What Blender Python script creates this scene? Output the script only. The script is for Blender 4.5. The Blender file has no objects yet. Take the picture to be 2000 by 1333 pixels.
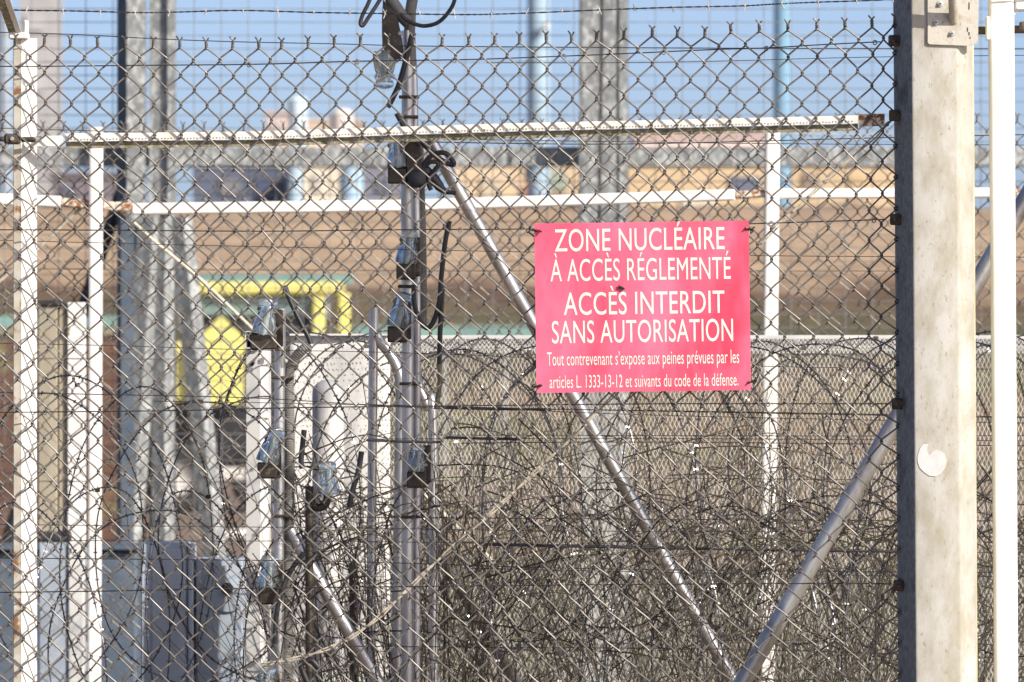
import bpy, math, random
from mathutils import Vector, Matrix
rnd = random.Random(7)
SC = bpy.context.scene
COL = SC.collection
PI = math.pi
# ------------------------------------------------------------------ camera
EYE = 1.65
K = 1.9 / 15 / 2000            # metres per photo pixel per metre of distance
cd = bpy.data.cameras.new('camera'); cam = bpy.data.objects.new('camera', cd); COL.objects.link(cam)
cam.location = (0, 0, EYE); cam.rotation_euler = (PI/2, 0, 0)
cd.sensor_width = 36; cd.lens = 36*15/1.9; cd.clip_start = 0.1; cd.clip_end = 6000
cd.dof.use_dof = True; cd.dof.focus_distance = 15.15; cd.dof.aperture_fstop = 18.5
SC.camera = cam
# ------------------------------------------------------------------ world, sun
SUN_AZ, SUN_EL = math.radians(47), math.radians(31)     # to the right of and behind the camera
W = bpy.data.worlds.new('World'); SC.world = W; W.use_nodes = True
nt = W.node_tree; bg = nt.nodes['Background']
sky = nt.nodes.new('ShaderNodeTexSky'); sky.sky_type = 'NISHITA'; sky.sun_disc = False
sky.sun_elevation = SUN_EL; sky.air_density = 0.30; sky.dust_density = 1.15; sky.ozone_density = 0.3; sky.altitude = 0
# direction towards the sun: x = sin(az), y = -cos(az)
sdir = Vector((math.sin(SUN_AZ)*math.cos(SUN_EL), -math.cos(SUN_AZ)*math.cos(SUN_EL), math.sin(SUN_EL)))
sky.sun_rotation = math.atan2(sdir.x, sdir.y)
nt.links.new(sky.outputs[0], bg.inputs[0]); bg.inputs[1].default_value = 0.15
sd = bpy.data.lights.new('sun', 'SUN'); sd.energy = 4.6; sd.angle = math.radians(0.5); sd.color = (1.0, 0.94, 0.85)
so = bpy.data.objects.new('sun', sd); COL.objects.link(so)
so.rotation_euler = sdir.to_track_quat('Z', 'Y').to_euler(); so.location = (8, -8, 12)
SC.view_settings.view_transform = 'Standard'; SC.view_settings.look = 'None'
SC.view_settings.exposure = 0.32; SC.view_settings.gamma = 1.0
SC.render.engine = 'CYCLES'; SC.cycles.max_bounces = 8; SC.cycles.transparent_max_bounces = 12

def P(px, py, d):
    return Vector(((px-1000)*K*d, d, EYE-(py-666.5)*K*d))
def pxm(n, d): return n*K*d

# ------------------------------------------------------------------ materials
def mat(name, c1, c2=None, rough=0.6, metal=0.0, scale=20, lo=0.4, hi=0.6, c3=None, scale3=90, lo3=0.6, hi3=0.7,
        bump=0.0, bscale=200, stretch=(1, 1, 1), coat=0.0, detail=6):
    m = bpy.data.materials.new(name); m.use_nodes = True
    n, l = m.node_tree.nodes, m.node_tree.links
    b = n['Principled BSDF']; b.inputs['Roughness'].default_value = rough; b.inputs['Metallic'].default_value = metal
    b.inputs['Coat Weight'].default_value = coat
    tc = n.new('ShaderNodeTexCoord'); mp = n.new('ShaderNodeMapping'); mp.inputs['Scale'].default_value = stretch
    l.new(tc.outputs['Object'], mp.inputs[0])
    def ramp(sc, a, z, seed):
        t = n.new('ShaderNodeTexNoise'); t.inputs['Scale'].default_value = sc; t.inputs['Detail'].default_value = detail
        t.inputs['Roughness'].default_value = 0.62
        m2 = n.new('ShaderNodeMapping'); m2.inputs['Location'].default_value = (seed, seed*1.7, seed*.6)
        l.new(mp.outputs[0], m2.inputs[0]); l.new(m2.outputs[0], t.inputs[0])
        r = n.new('ShaderNodeMapRange'); r.inputs[1].default_value = a; r.inputs[2].default_value = z
        l.new(t.outputs[0], r.inputs[0]); return r.outputs[0]
    if c2 is None: b.inputs['Base Color'].default_value = (*c1, 1)
    else:
        mx = n.new('ShaderNodeMix'); mx.data_type = 'RGBA'
        mx.inputs[6].default_value = (*c1, 1); mx.inputs[7].default_value = (*c2, 1)
        l.new(ramp(scale, lo, hi, 3.1), mx.inputs[0]); out = mx.outputs[2]
        if c3 is not None:
            m3 = n.new('ShaderNodeMix'); m3.data_type = 'RGBA'; m3.inputs[7].default_value = (*c3, 1)
            l.new(out, m3.inputs[6]); l.new(ramp(scale3, lo3, hi3, 8.4), m3.inputs[0]); out = m3.outputs[2]
        l.new(out, b.inputs['Base Color'])
    if bump > 0:
        bp = n.new('ShaderNodeBump'); bp.inputs['Strength'].default_value = bump; bp.inputs['Distance'].default_value = 0.002
        l.new(ramp(bscale, 0, 1, 1.2), bp.inputs['Height']); l.new(bp.outputs[0], b.inputs['Normal'])
    return m
M = {}
M['wire'] = mat('galvanised wire', (.22, .205, .188), (.125, .114, .104), rough=.46, metal=.35, scale=55, lo=.35, hi=.65, c3=(.22, .11, .06), scale3=140, lo3=.62, hi3=.7)
M['wire_far'] = mat('weathered wire', (.22, .19, .16), (.13, .11, .09), rough=.5, metal=.4, scale=40)
M['dark_wire'] = mat('dark steel wire', (.10, .09, .10), (.05, .045, .05), rough=.4, metal=.7, scale=60)
M['bright_wire'] = mat('bright wire', (.80, .78, .75), (.6, .58, .56), rough=.4, metal=.2, scale=60)
M['razor'] = mat('razor tape steel', (.14, .135, .15), (.05, .048, .055), rough=.36, metal=.75, scale=18, lo=.35, hi=.65, c3=(.30, .20, .08), scale3=30, lo3=.62, hi3=.72)
M['pipe'] = mat('galvanised pipe', (.66, .66, .66), (.46, .45, .44), rough=.36, metal=.82, scale=26, bump=.08, stretch=(1,1,.4))
M['white_paint'] = mat('white paint', (.80, .78, .73), (.66, .62, .54), rough=.45, scale=14, lo=.5, hi=.8, c3=(.30, .15, .06), scale3=55, lo3=.70, hi3=.76, bump=.1)
M['rail_paint'] = mat('weathered white rail', (.80, .77, .72), (.62, .58, .48), rough=.5, scale=40, lo=.5, hi=.75, c3=(.20, .11, .05), scale3=160, lo3=.68, hi3=.73, bump=.2)
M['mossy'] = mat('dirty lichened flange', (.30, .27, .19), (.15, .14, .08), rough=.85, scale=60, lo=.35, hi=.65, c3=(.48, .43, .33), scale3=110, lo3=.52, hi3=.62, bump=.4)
M['gate_paint'] = mat('clean white gate paint', (.82, .80, .77), (.76, .73, .68), rough=.35, scale=10)
M['rusty_paint'] = mat('flaking paint over rust', (.66, .63, .54), (.55, .50, .40), rough=.6, scale=30, c3=(.30, .14, .05), scale3=14, lo3=.55, hi3=.61)
M['cream'] = mat('cream painted steel with grime', (.53, .515, .475), (.39, .36, .28), rough=.6, scale=16, lo=.40, hi=.66, c3=(.33, .29, .20), scale3=110, lo3=.60, hi3=.70, bump=.15, stretch=(1.6, 1.6, .7))
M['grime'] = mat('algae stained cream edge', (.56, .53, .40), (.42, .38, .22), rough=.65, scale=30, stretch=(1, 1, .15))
M['cream_plate'] = mat('grimy cream plate', (.56, .53, .46), (.40, .35, .26), rough=.6, scale=40, lo=.5, hi=.7, c3=(.25, .19, .12), scale3=120, lo3=.63, hi3=.7, bump=.3)
M['flake'] = mat('bare pale paint patch', (.66, .64, .63), (.60, .57, .56), rough=.6, scale=60)
M['flake_edge'] = mat('paint edge', (.45, .38, .26), rough=.8)
M['rust'] = mat('rusted steel', (.20, .085, .04), (.36, .17, .08), rough=.85, scale=90, c3=(.72, .66, .55), scale3=95, lo3=.49, hi3=.54, bump=.5)
M['rust_dark'] = mat('dark rusted fitting', (.05, .042, .036), (.13, .10, .07), rough=.7, metal=.3, scale=70, bump=.4)
M['brown_metal'] = mat('brown stained bracket', (.085, .07, .052), (.05, .04, .03), rough=.4, metal=.35, scale=30, c3=(.17, .155, .09), scale3=60, lo3=.58, hi3=.7)
M['black'] = mat('black rubber', (.022, .022, .026), (.045, .042, .045), rough=.42, scale=40)
M['hole'] = mat('dark opening', (.012, .012, .012), rough=.9)
M['dull_pipe'] = mat('dull galvanised tube', (.30, .31, .33), (.17, .17, .17), rough=.45, metal=.7, scale=18)
M['barb'] = mat('razor barb steel', (.36, .35, .35), (.12, .11, .10), rough=.28, metal=.8, scale=60)
M['conduit'] = mat('grey plastic conduit', (.22, .215, .20), (.15, .145, .13), rough=.6, scale=20)
M['galv'] = mat('spangled galvanised steel', (.50, .51, .50), (.35, .365, .37), rough=.5, metal=.45, scale=30, lo=.42, hi=.58, c3=(.60, .60, .58), scale3=12, lo3=.55, hi3=.7)
M['galv_far'] = mat('dull galvanised steel', (.27, .285, .285), (.19, .20, .205), rough=.6, metal=.15, scale=28, lo=.42, hi=.56, c3=(.46, .47, .46), scale3=45, lo3=.5, hi3=.6, stretch=(1, 1, .6))
M['navy'] = mat('navy painted shade', (.07, .10, .14), (.11, .135, .17), rough=.6, scale=12)  # navy paints in the shade of the post web and the low box
M['shade_side'] = mat('speckled side darkened for shade', (.16, .19, .215), (.26, .29, .31), rough=.75, metal=.1, scale=90, lo=.4, hi=.62, c3=(.06, .06, .06), scale3=14, lo3=.55, hi3=.75)  # speckled side, its colour darkened to paint in the shade
M['mesh_far'] = mat('welded mesh wire', (.34, .35, .36), (.26, .26, .26), rough=.6, metal=.3, scale=10)
M['expanded'] = mat('cream expanded metal', (.70, .66, .56), (.40, .36, .27), rough=.45, metal=.1, scale=8, lo=.4, hi=.7, c3=(.32, .25, .14), scale3=25, lo3=.60, hi3=.72)
M['sheet'] = mat('stained and shadowed white sheet', (.68, .66, .62), (.38, .38, .39), rough=.6, scale=6, lo=.44, hi=.66, c3=(.15, .12, .09), scale3=170, lo3=.64, hi3=.68, bump=.2, stretch=(1.4, 1, .6))  # blue-grey patches stand for stains and painted-in shadow alike
M['cabinet_blue'] = mat('blue grey cabinet steel', (.42, .48, .56), (.32, .37, .43), rough=.5, scale=9, c3=(.45, .48, .5), scale3=4, lo3=.5, hi3=.7)
M['beige'] = mat('beige glazing', (.42, .37, .28), (.34, .30, .22), rough=.45, scale=3, stretch=(6, 6, .6))
M['cabinet_pale'] = mat('pale enamel', (.66, .65, .62), (.55, .55, .54), rough=.5, scale=12, c3=(.4, .33, .22), scale3=70, lo3=.7, hi3=.76)
M['stem'] = mat('dry bramble stems', (.17, .14, .095), (.075, .062, .042), rough=.75, scale=14, lo=.35, hi=.65, c3=(.56, .48, .34), scale3=22, lo3=.63, hi3=.68)
M['stem_dark'] = mat('dark bramble stems', (.04, .034, .026), (.08, .064, .042), rough=.8, scale=14)
M['yellow'] = mat('yellow machine paint', (.78, .73, .22), (.72, .66, .20), rough=.4, scale=3)
M['cab_glass'] = mat('cab glazing', (.20, .28, .27), (.15, .21, .22), rough=.15, scale=2)
M['tyre'] = mat('tyre rubber', (.03, .03, .032), rough=.8)
M['rim'] = mat('pale wheel rim', (.65, .62, .57), rough=.6)
M['teal'] = mat('teal barrier', (.20, .34, .30), (.15, .26, .25), rough=.6, scale=1)
M['stone'] = mat('white block', (.78, .75, .71), (.65, .62, .58), rough=.7, scale=4)
M['thread'] = mat('pale twisted stay wire', (.68, .62, .50), (.42, .37, .29), rough=.55, metal=.25, scale=80)

def sign_mat():
    m = mat('sun-faded red enamel', (.74, .078, .145), (.76, .175, .285), rough=.33, scale=7, lo=.36, hi=.62, c3=(.68, .045, .095), scale3=5, lo3=.54, hi3=.70, stretch=(1, 1, .45), detail=4, bump=.03)
    return m
M['sign'] = sign_mat()
M['letters'] = mat('cream lettering', (.80, .77, .68), (.76, .73, .64), rough=.5, scale=60)
g = bpy.data.materials.new('clear insulator glass'); g.use_nodes = True
gb = g.node_tree.nodes['Principled BSDF']; gb.inputs['Base Color'].default_value = (.86, .94, .96, 1)
gb.inputs['Transmission Weight'].default_value = .92; gb.inputs['Roughness'].default_value = .03; gb.inputs['IOR'].default_value = 1.48
M['glass'] = g

# ------------------------------------------------------------------ mesh builder
class MB:
    def __init__(s): s.v = []; s.f = []
    def add(s, vs, fs):
        o = len(s.v); s.v.extend(vs); s.f.extend([tuple(i+o for i in f) for f in fs])
    def box(s, c, sx, sy, sz, rot=None):
        vs = [Vector((x*sx/2, y*sy/2, z*sz/2)) for z in (-1, 1) for y in (-1, 1) for x in (-1, 1)]
        if rot is not None: vs = [rot @ v for v in vs]
        c = Vector(c)
        s.add([v+c for v in vs], [(0, 2, 3, 1), (4, 5, 7, 6), (0, 1, 5, 4), (2, 6, 7, 3), (0, 4, 6, 2), (1, 3, 7, 5)])
    def rbox(s, c, sx, sy, sz, b=.002, rot=None):
        # box with chamfered edges: rounded-rectangle profile in xz, chamfered front/back
        prof = rrect(sx, sz, b, 2)
        rings = []
        for (yy, k) in ((-sy/2, 1), (-sy/2+b, 0), (sy/2-b, 0), (sy/2, 1)):
            fx = (sx-2*b)/sx if k else 1; fz = (sz-2*b)/sz if k else 1
            rings.append([Vector((x*fx, yy, z*fz)) for x, z in prof])
        c = Vector(c); n = len(prof); vs = []
        for r in rings:
            for v in r: vs.append((rot @ v if rot is not None else v)+c)
        fs = [tuple(range(n)), tuple(range(4*n-1, 3*n-1, -1))]
        for a in range(3):
            for i in range(n):
                j = (i+1) % n; fs.append((a*n+i, (a+1)*n+i, (a+1)*n+j, a*n+j))
        s.add(vs, fs)
    def tube(s, pts, r, n=6, cap=True, flat=None):
        pts = [Vector(p) for p in pts]; m = len(pts)
        if m < 2: return
        rs = r if isinstance(r, (list, tuple)) else [r]*m
        T = []
        for i in range(m):
            a = pts[max(i-1, 0)]; b = pts[min(i+1, m-1)]; t = (b-a)
            T.append(t.normalized() if t.length > 1e-9 else Vector((0, 0, 1)))
        up = Vector((0, 1, 0)) if abs(T[0].y) < .9 else Vector((1, 0, 0))
        nrm = (up-T[0]*up.dot(T[0])).normalized(); vs = []
        for i in range(m):
            nrm = nrm-T[i]*nrm.dot(T[i])
            nrm = nrm.normalized() if nrm.length > 1e-6 else T[i].orthogonal().normalized()
            bn = T[i].cross(nrm)
            for k in range(n):
                a = 2*PI*k/n
                vs.append(pts[i]+(nrm*math.cos(a)+bn*math.sin(a))*rs[i])
        fs = []
        for i in range(m-1):
            for k in range(n):
                q = (k+1) % n; fs.append((i*n+k, i*n+q, (i+1)*n+q, (i+1)*n+k))
        if cap: fs.append(tuple(range(n-1, -1, -1))); fs.append(tuple((m-1)*n+k for k in range(n)))
        s.add(vs, fs)
    def prism(s, prof, z0, z1, origin=(0, 0), cap=True):
        n = len(prof); ox, oy = origin
        vs = [Vector((x+ox, y+oy, z)) for z in (z0, z1) for x, y in prof]
        fs = [(i, (i+1) % n, n+(i+1) % n, n+i) for i in range(n)]
        if cap: fs += [tuple(range(n-1, -1, -1)), tuple(range(n, 2*n))]
        s.add(vs, fs)
    def lathe(s, prof, c, axis=(0, 0, 1), n=20):
        ax = Vector(axis).normalized(); q = Vector((0, 0, 1)).rotation_difference(ax); c = Vector(c); m = len(prof)
        vs = []
        for r, h in prof:
            for k in range(n):
                a = 2*PI*k/n; vs.append(q @ Vector((r*math.cos(a), r*math.sin(a), h))+c)
        fs = [(i*n+k, i*n+(k+1) % n, (i+1)*n+(k+1) % n, (i+1)*n+k) for i in range(m-1) for k in range(n)]
        s.add(vs, fs)
    def plate(s, poly, th, y):          # polygon in xz at depth y (front), thickness th backwards
        n = len(poly)
        vs = [Vector((p[0], y, p[1])) for p in poly]+[Vector((p[0], y+th, p[1])) for p in poly]
        fs = [tuple(range(n)), tuple(range(2*n-1, n-1, -1))]+[(i, n+i, n+(i+1) % n, (i+1) % n) for i in range(n)]
        s.add(vs, fs)
    def build(s, name, material, parent=None, smooth=False):
        off = Vector((0, 0, 0)); p = parent
        while p is not None: off += p.location; p = p.parent
        me = bpy.data.meshes.new(name); me.from_pydata([tuple(v-off) for v in s.v], [], s.f); me.update()
        me.materials.append(M[material] if isinstance(material, str) else material)
        if smooth:
            me.shade_smooth()
            try: me.set_sharp_from_angle(angle=math.radians(42))
            except Exception: pass
        o = bpy.data.objects.new(name, me); COL.objects.link(o); o.parent = parent
        return o
def rrect(w, h, r, seg=3):
    out = []
    for cx, cy, a0 in ((w/2-r, h/2-r, 0), (-w/2+r, h/2-r, 90), (-w/2+r, -h/2+r, 180), (w/2-r, -h/2+r, 270)):
        for k in range(seg+1):
            a = math.radians(a0+90*k/seg); out.append((cx+r*math.cos(a), cy+r*math.sin(a)))
    return out
def smooth(pts, n=6):
    pts = [Vector(p) for p in pts]; out = []
    for i in range(len(pts)-1):
        p0 = pts[max(i-1, 0)]; p1 = pts[i]; p2 = pts[i+1]; p3 = pts[min(i+2, len(pts)-1)]
        for k in range(n):
            t = k/n
            out.append(.5*((2*p1)+(p2-p0)*t+(2*p0-5*p1+4*p2-p3)*t*t+(3*p1-p0-3*p2+p3)*t**3))
    out.append(pts[-1]); return out
def lerp(x, xs, ys):
    if x <= xs[0]: return ys[0]
    for i in range(1, len(xs)):
        if x <= xs[i]:
            t = (x-xs[i-1])/(xs[i]-xs[i-1]); return ys[i-1]+(ys[i]-ys[i-1])*t
    return ys[-1]
def tag(o, label=None, cat=None, group=None, kind=None):
    if label: o['label'] = label
    if cat: o['category'] = cat
    if group: o['group'] = group
    if kind: o['kind'] = kind
    return o
def thing(name, label, cat, loc, group=None):
    o = bpy.data.objects.new(name, None); COL.objects.link(o); o.location = loc; o.empty_display_size = .1
    return tag(o, label, cat, group)

# ================================================================== the setting
# ground
def ground():
    mb = MB(); S = 3000
    xs = [-S, -400, -60, -15, 15, 60, 400, S]; ys = [-60, 5, 40, 80, 160, 400, 1200, 5000]
    for y in ys:
        for x in xs: mb.v.append(Vector((x, y, 0)))
    n = len(xs)
    for j in range(len(ys)-1):
        for i in range(n-1): mb.f.append((j*n+i, j*n+i+1, (j+1)*n+i+1, (j+1)*n+i))
    m = mat('sandy earth', (.25, .175, .12), (.18, .12, .08), rough=.95, scale=.35, lo=.4, hi=.62, c3=(.16, .18, .06), scale3=.22, lo3=.56, hi3=.62, bump=.3, bscale=3)
    tag(mb.build('ground', m), kind='structure')
ground()
def near_shade_ground():  # dark strip whose colour stands in for bramble shadow
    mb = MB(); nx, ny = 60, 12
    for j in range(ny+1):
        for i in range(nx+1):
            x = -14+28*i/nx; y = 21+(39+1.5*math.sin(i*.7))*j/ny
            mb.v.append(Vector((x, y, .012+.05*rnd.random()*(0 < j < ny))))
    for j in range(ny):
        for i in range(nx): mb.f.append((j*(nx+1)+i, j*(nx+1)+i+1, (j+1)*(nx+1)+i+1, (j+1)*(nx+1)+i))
    m = mat('dark ground for bramble shade', (.055, .058, .03), (.10, .08, .05), rough=.95, scale=.8, lo=.4, hi=.65, c3=(.03, .035, .02), scale3=3, bump=.6, bscale=8)
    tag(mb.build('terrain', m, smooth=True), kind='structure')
near_shade_ground()
def strata(name):
    m = bpy.data.materials.new(name); m.use_nodes = True; n, l = m.node_tree.nodes, m.node_tree.links
    b = n['Principled BSDF']; b.inputs['Roughness'].default_value = .95
    tc = n.new('ShaderNodeTexCoord'); sp = n.new('ShaderNodeSeparateXYZ'); l.new(tc.outputs['Object'], sp.inputs[0])
    t = n.new('ShaderNodeTexNoise'); t.inputs['Scale'].default_value = .45; t.inputs['Detail'].default_value = 7; l.new(tc.outputs['Object'], t.inputs[0])
    a = n.new('ShaderNodeMath'); a.operation = 'MULTIPLY_ADD'; a.inputs[1].default_value = 1.5; l.new(t.outputs[0], a.inputs[0]); l.new(sp.outputs[2], a.inputs[2])
    d = n.new('ShaderNodeMath'); d.operation = 'MULTIPLY_ADD'; d.inputs[1].default_value = 1/5; d.inputs[2].default_value = -.15; l.new(a.outputs[0], d.inputs[0])
    r = n.new('ShaderNodeValToRGB'); l.new(d.outputs[0], r.inputs[0]); e = r.color_ramp.elements
    cols = [(0, (.075, .075, .035)), (.14, (.09, .09, .04)), (.24, (.10, .065, .045)), (.32, (.08, .08, .04)), (.40, (.12, .10, .05)), (.48, (.14, .08, .05)), (.54, (.40, .28, .18)), (.68, (.47, .34, .225)), (.80, (.42, .29, .185)), (.9, (.48, .36, .235))]
    e[0].position = 0; e[0].color = (*cols[0][1], 1); e[1].position = .9; e[1].color = (*cols[-1][1], 1)
    for p, c in cols[1:-1]: q = e.new(p); q.color = (*c, 1)
    f = n.new('ShaderNodeTexNoise'); f.inputs['Scale'].default_value = 3; f.inputs['Detail'].default_value = 5
    mp = n.new('ShaderNodeMapping'); mp.inputs['Scale'].default_value = (.4, .4, 2.5); l.new(tc.outputs['Object'], mp.inputs[0]); l.new(mp.outputs[0], f.inputs[0])
    mr = n.new('ShaderNodeMapRange'); mr.inputs[1].default_value = .3; mr.inputs[2].default_value = .7; mr.inputs[3].default_value = .72; mr.inputs[4].default_value = 1.22; l.new(f.outputs[0], mr.inputs[0])
    mx = n.new('ShaderNodeVectorMath'); mx.operation = 'SCALE'; l.new(r.outputs[0], mx.inputs[0]); l.new(mr.outputs[0], mx.inputs[3]); l.new(mx.outputs[0], b.inputs['Base Color'])
    return m
# earth bank across the back
def bank():
    mb = MB(); nx, ny = 90, 26
    for j in range(ny):
        t = j/(ny-1)
        for i in range(nx):
            x = -60+120*i/(nx-1); y = 112+36*t
            prof = 4.05*(1-math.cos(PI*min(1, t*1.15)))/2
            w = .12*math.sin(x*.9+j)+.10*math.sin(x*2.3+1.7*j)+rnd.uniform(-.10, .10)
            mb.v.append(Vector((x, y, max(-.1, prof+w*min(1, t*3)-.1))))
    for j in range(ny-1):
        for i in range(nx-1): mb.f.append((j*nx+i, j*nx+i+1, (j+1)*nx+i+1, (j+1)*nx+i))
    m = strata('banded earth bank') if True else mat('bare brown earth bank', (.40, .275, .19), (.30, .19, .125), rough=.95, scale=.25, lo=.35, hi=.65, c3=(.185, .13, .085), scale3=.5, lo3=.55, hi3=.66, stretch=(.35, .5, 2.2), bump=.6, bscale=1.5)
    tag(mb.build('hill', m, smooth=True), kind='structure')
    g2 = MB()
    for j in range(7):
        for i in range(nx):
            x = -60+120*i/(nx-1); t = j/6; y = 104+8*t
            g2.v.append(Vector((x, y, max(.01, 1.1*t*t+.12*math.sin(x*1.3+j)*t+rnd.uniform(0, .15)*t))))
    for j in range(6):
        for i in range(nx-1): g2.f.append((j*nx+i, j*nx+i+1, (j+1)*nx+i+1, (j+1)*nx+i))
    m2 = mat('olive grass verge', (.10, .105, .045), (.16, .10, .06), rough=.95, scale=.3, lo=.4, hi=.6, stretch=(.4, 1, 1))
    tag(g2.build('terrain', m2, smooth=True), kind='structure')
bank()

# ------------------------------------------------------------------ far buildings (about 400 m away)
def wallmat(n, a, b=None): return mat(n, a, b or tuple(x*.88 for x in a), rough=.8, scale=.15)
def building(label, px0, px1, ptop, d, colr, depth=12, windows=(), roof=None, name='building', group=None, band=None):
    x0 = pxm(px0-1000, d); x1 = pxm(px1-1000, d); h = EYE+(666.5-ptop)*K*d; cx = (x0+x1)/2
    t = thing(name, label, 'building', (cx, d, 0), group)
    mb = MB(); mb.box((cx, d+depth/2, h/2), x1-x0, depth, h); mb.build('wall', wallmat('wall '+label[:12], colr), t)
    mb = MB(); mb.box((cx, d+depth/2, h+.1), x1-x0+.3, depth+.3, .22); mb.build('roof', wallmat('roof '+label[:12], roof or tuple(c*.8 for c in colr)), t)
    for (a, b, ta, tb, c) in windows:
        mb = MB(); u0 = pxm(a-1000, d); u1 = pxm(b-1000, d); z1 = EYE+(666.5-ta)*K*d; z0 = EYE+(666.5-tb)*K*d
        mb.box(((u0+u1)/2, d-.06, (z0+z1)/2), u1-u0, .16, z1-z0)
        mb.build('window', wallmat('glass', c), t)
    return t
building('ochre building at the right with two dark openings above the bank', 1215, 1790, 322, 400, (.60, .45, .28),
         windows=((1425, 1485, 345, 382, (.14, .15, .20)), (1568, 1594, 338, 384, (.30, .22, .17)), (1330, 1395, 385, 418, (.66, .58, .44)), (1660, 1690, 345, 385, (.52, .38, .22))), roof=(.62, .42, .3))
building('pale building with pinkish roof just above the galvanised beam, right of centre', 1240, 1500, 268, 470, (.68, .55, .50), roof=(.65, .45, .42))
building('tan building with blue and red doorways behind the middle of the fence', 885, 1150, 318, 410, (.66, .50, .33),
         windows=((1030, 1058, 325, 352, (.10, .17, .36)), (1018, 1066, 364, 398, (.50, .22, .15)), (1072, 1106, 332, 372, (.36, .42, .33)), (940, 985, 345, 392, (.58, .47, .34))))
building('slate blue shed left of the two blue towers', 378, 562, 326, 405, (.11, .13, .19), roof=(.3, .33, .38), windows=((430, 470, 350, 380, (.20, .20, .22)), (500, 530, 345, 392, (.08, .1, .17))))
building('cream block standing between the two light blue towers', 590, 662, 322, 402, (.70, .63, .50), windows=((612, 628, 340, 372, (.55, .50, .45)),))
building('dull grey blue block hidden behind the electric fence pole', 706, 800, 322, 402, (.20, .21, .26), windows=((735, 760, 350, 375, (.13, .14, .18)),))
building('tall pale grey tower block at the left edge', 38, 97, -520, 420, (.40, .39, .39), windows=tuple((50, 84, y, y+30, (.45, .44, .45)) for y in (-300, -200, -100, 30, 150)))
building('low dark slate roofed shed between the left posts', 100, 236, 345, 380, (.20, .17, .19), windows=((120, 150, 362, 385, (.10, .11, .15)),))
building('pink white plant building on the skyline with a stepped roof', 520, 562, 224, 450, (.64, .52, .48), windows=((528, 552, 240, 262, (.5, .42, .42)),))
building('wide low tan plant building on the skyline', 598, 700, 240, 455, (.66, .54, .42), windows=((620, 640, 252, 270, (.55, .45, .38)),))
def cyl_tower(label, px, w, ptop, d, c, dome=False, name='storage_tank'):
    x = pxm(px-1000, d); r = pxm(w, d)/2; h = EYE+(666.5-ptop)*K*d
    t = thing(name, label, 'tank', (x, d, 0))
    mb = MB(); prof = [(r, 0), (r, h-r*.6)]; mb.lathe(prof, (x, d, 0), n=28)
    mb.build('shell', wallmat('tank '+label[:14], c), t, True)
    mb = MB()
    if dome: mb.lathe([(r*math.cos(a*PI/16), h-r*.6+r*.6*math.sin(a*PI/16)) for a in range(9)], (x, d, 0), n=28)
    else: mb.lathe([(r*1.04, h-r*.6), (r*1.04, h-r*.4), (r*.5, h), (0.01, h)], (x, d, 0), n=28)
    mb.build('cap', wallmat('cap '+label[:14], tuple(min(.8, q*1.08) for q in c)), t, True)
cyl_tower('light blue round tower on the left of the cream block', 576, 32, 300, 398, (.38, .50, .60))
cyl_tower('light blue round tower on the right of the cream block', 687, 44, 318, 398, (.40, .56, .70))
cyl_tower('slim pale blue silo rising above the skyline buildings', 582, 36, 188, 440, (.56, .68, .76), True)
cyl_tower('pinkish white domed tank on the skyline', 668, 44, 212, 445, (.72, .62, .58), True)
def mast(label, px, w, ptop, d, c, lamp=None):
    x = pxm(px-1000, d); r = pxm(w, d)/2; h = EYE+(666.5-ptop)*K*d
    t = thing('painted_mast', label, 'mast', (x, d, 0))
    mb = MB(); mb.tube([(x, d, 0), (x, d, h*.5), (x, d, h)], [r, r, r*.94], 20); mb.build('pole', wallmat('mast '+label[:10], c), t, True)
    mb = MB(); mb.tube([(x, d, 0), (x, d, .5)], r*1.7, 20); mb.build('base', wallmat('mastbase', (.4, .4, .4)), t, True)
    if lamp:
        q = MB(); lp = P(lamp[0], lamp[1], d-.4); q.tube([lp+Vector((0, .5, 0)), lp+Vector((0, .02, 0))], .03, 8); q.lathe([(0.001, .08), (.05, .07), (.075, 0), (.05, -.07), (.001, -.08)], lp, n=12)
        q.build('lamp', 'stone', t, True)
mast('pale blue mast with a small round lamp in front of it', 1052, 44, -260, 160, (.34, .46, .56), (1066, 52))
mast('deeper blue mast at the right of the white second-fence post', 1528, 34, -260, 170, (.20, .36, .50))
mast('pale bluish mast at the far left edge', 8, 30, -260, 165, (.30, .36, .43))

# teal barrier strips at the foot of the bank
for i, (a, b, y0, y1, lab) in enumerate(((-30, 240, 617, 642, 'teal painted barrier strip at the left, beyond the white cabinet'),
                                         (690, 1046, 636, 662, 'teal painted barrier strip left of the red sign'),
                                         (380, 690, 536, 556, 'blue and teal parapet strip above the yellow machine'))):
    d = 100-i; x0, x1 = pxm(a-1000, d), pxm(b-1000, d); z1 = EYE+(666.5-y0)*K*d; z0 = EYE+(666.5-y1)*K*d
    t = thing('barrier', lab, 'barrier', ((x0+x1)/2, d, 0))
    mb = MB(); mb.rbox(((x0+x1)/2, d, (z0+z1)/2), x1-x0, .06, z1-z0, .01); mb.build('board', 'teal', t)
    for k in range(3):
        mb = MB(); xx = x0+(x1-x0)*(k+.5)/3; mb.tube([(xx, d+.06, 0), (xx, d+.06, z1)], .03, 8); mb.build('post', 'galv_far', t)

# white rounded blocks on the ground, far
def block(px, py0, py1, w, lab):
    d = EYE/((py1-666.5)*K); c = P(px, (py0+py1)/2, d); mb = MB()
    mb.rbox((c.x, d, pxm(py1-py0, d)/2), pxm(w, d), .35, pxm(py1-py0, d), .05)
    tag(mb.build('concrete_block', 'stone', smooth=True), lab, 'block')
block(455, 1034, 1058, 84, 'white rounded concrete block lying on the ground below the yellow machine')

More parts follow.
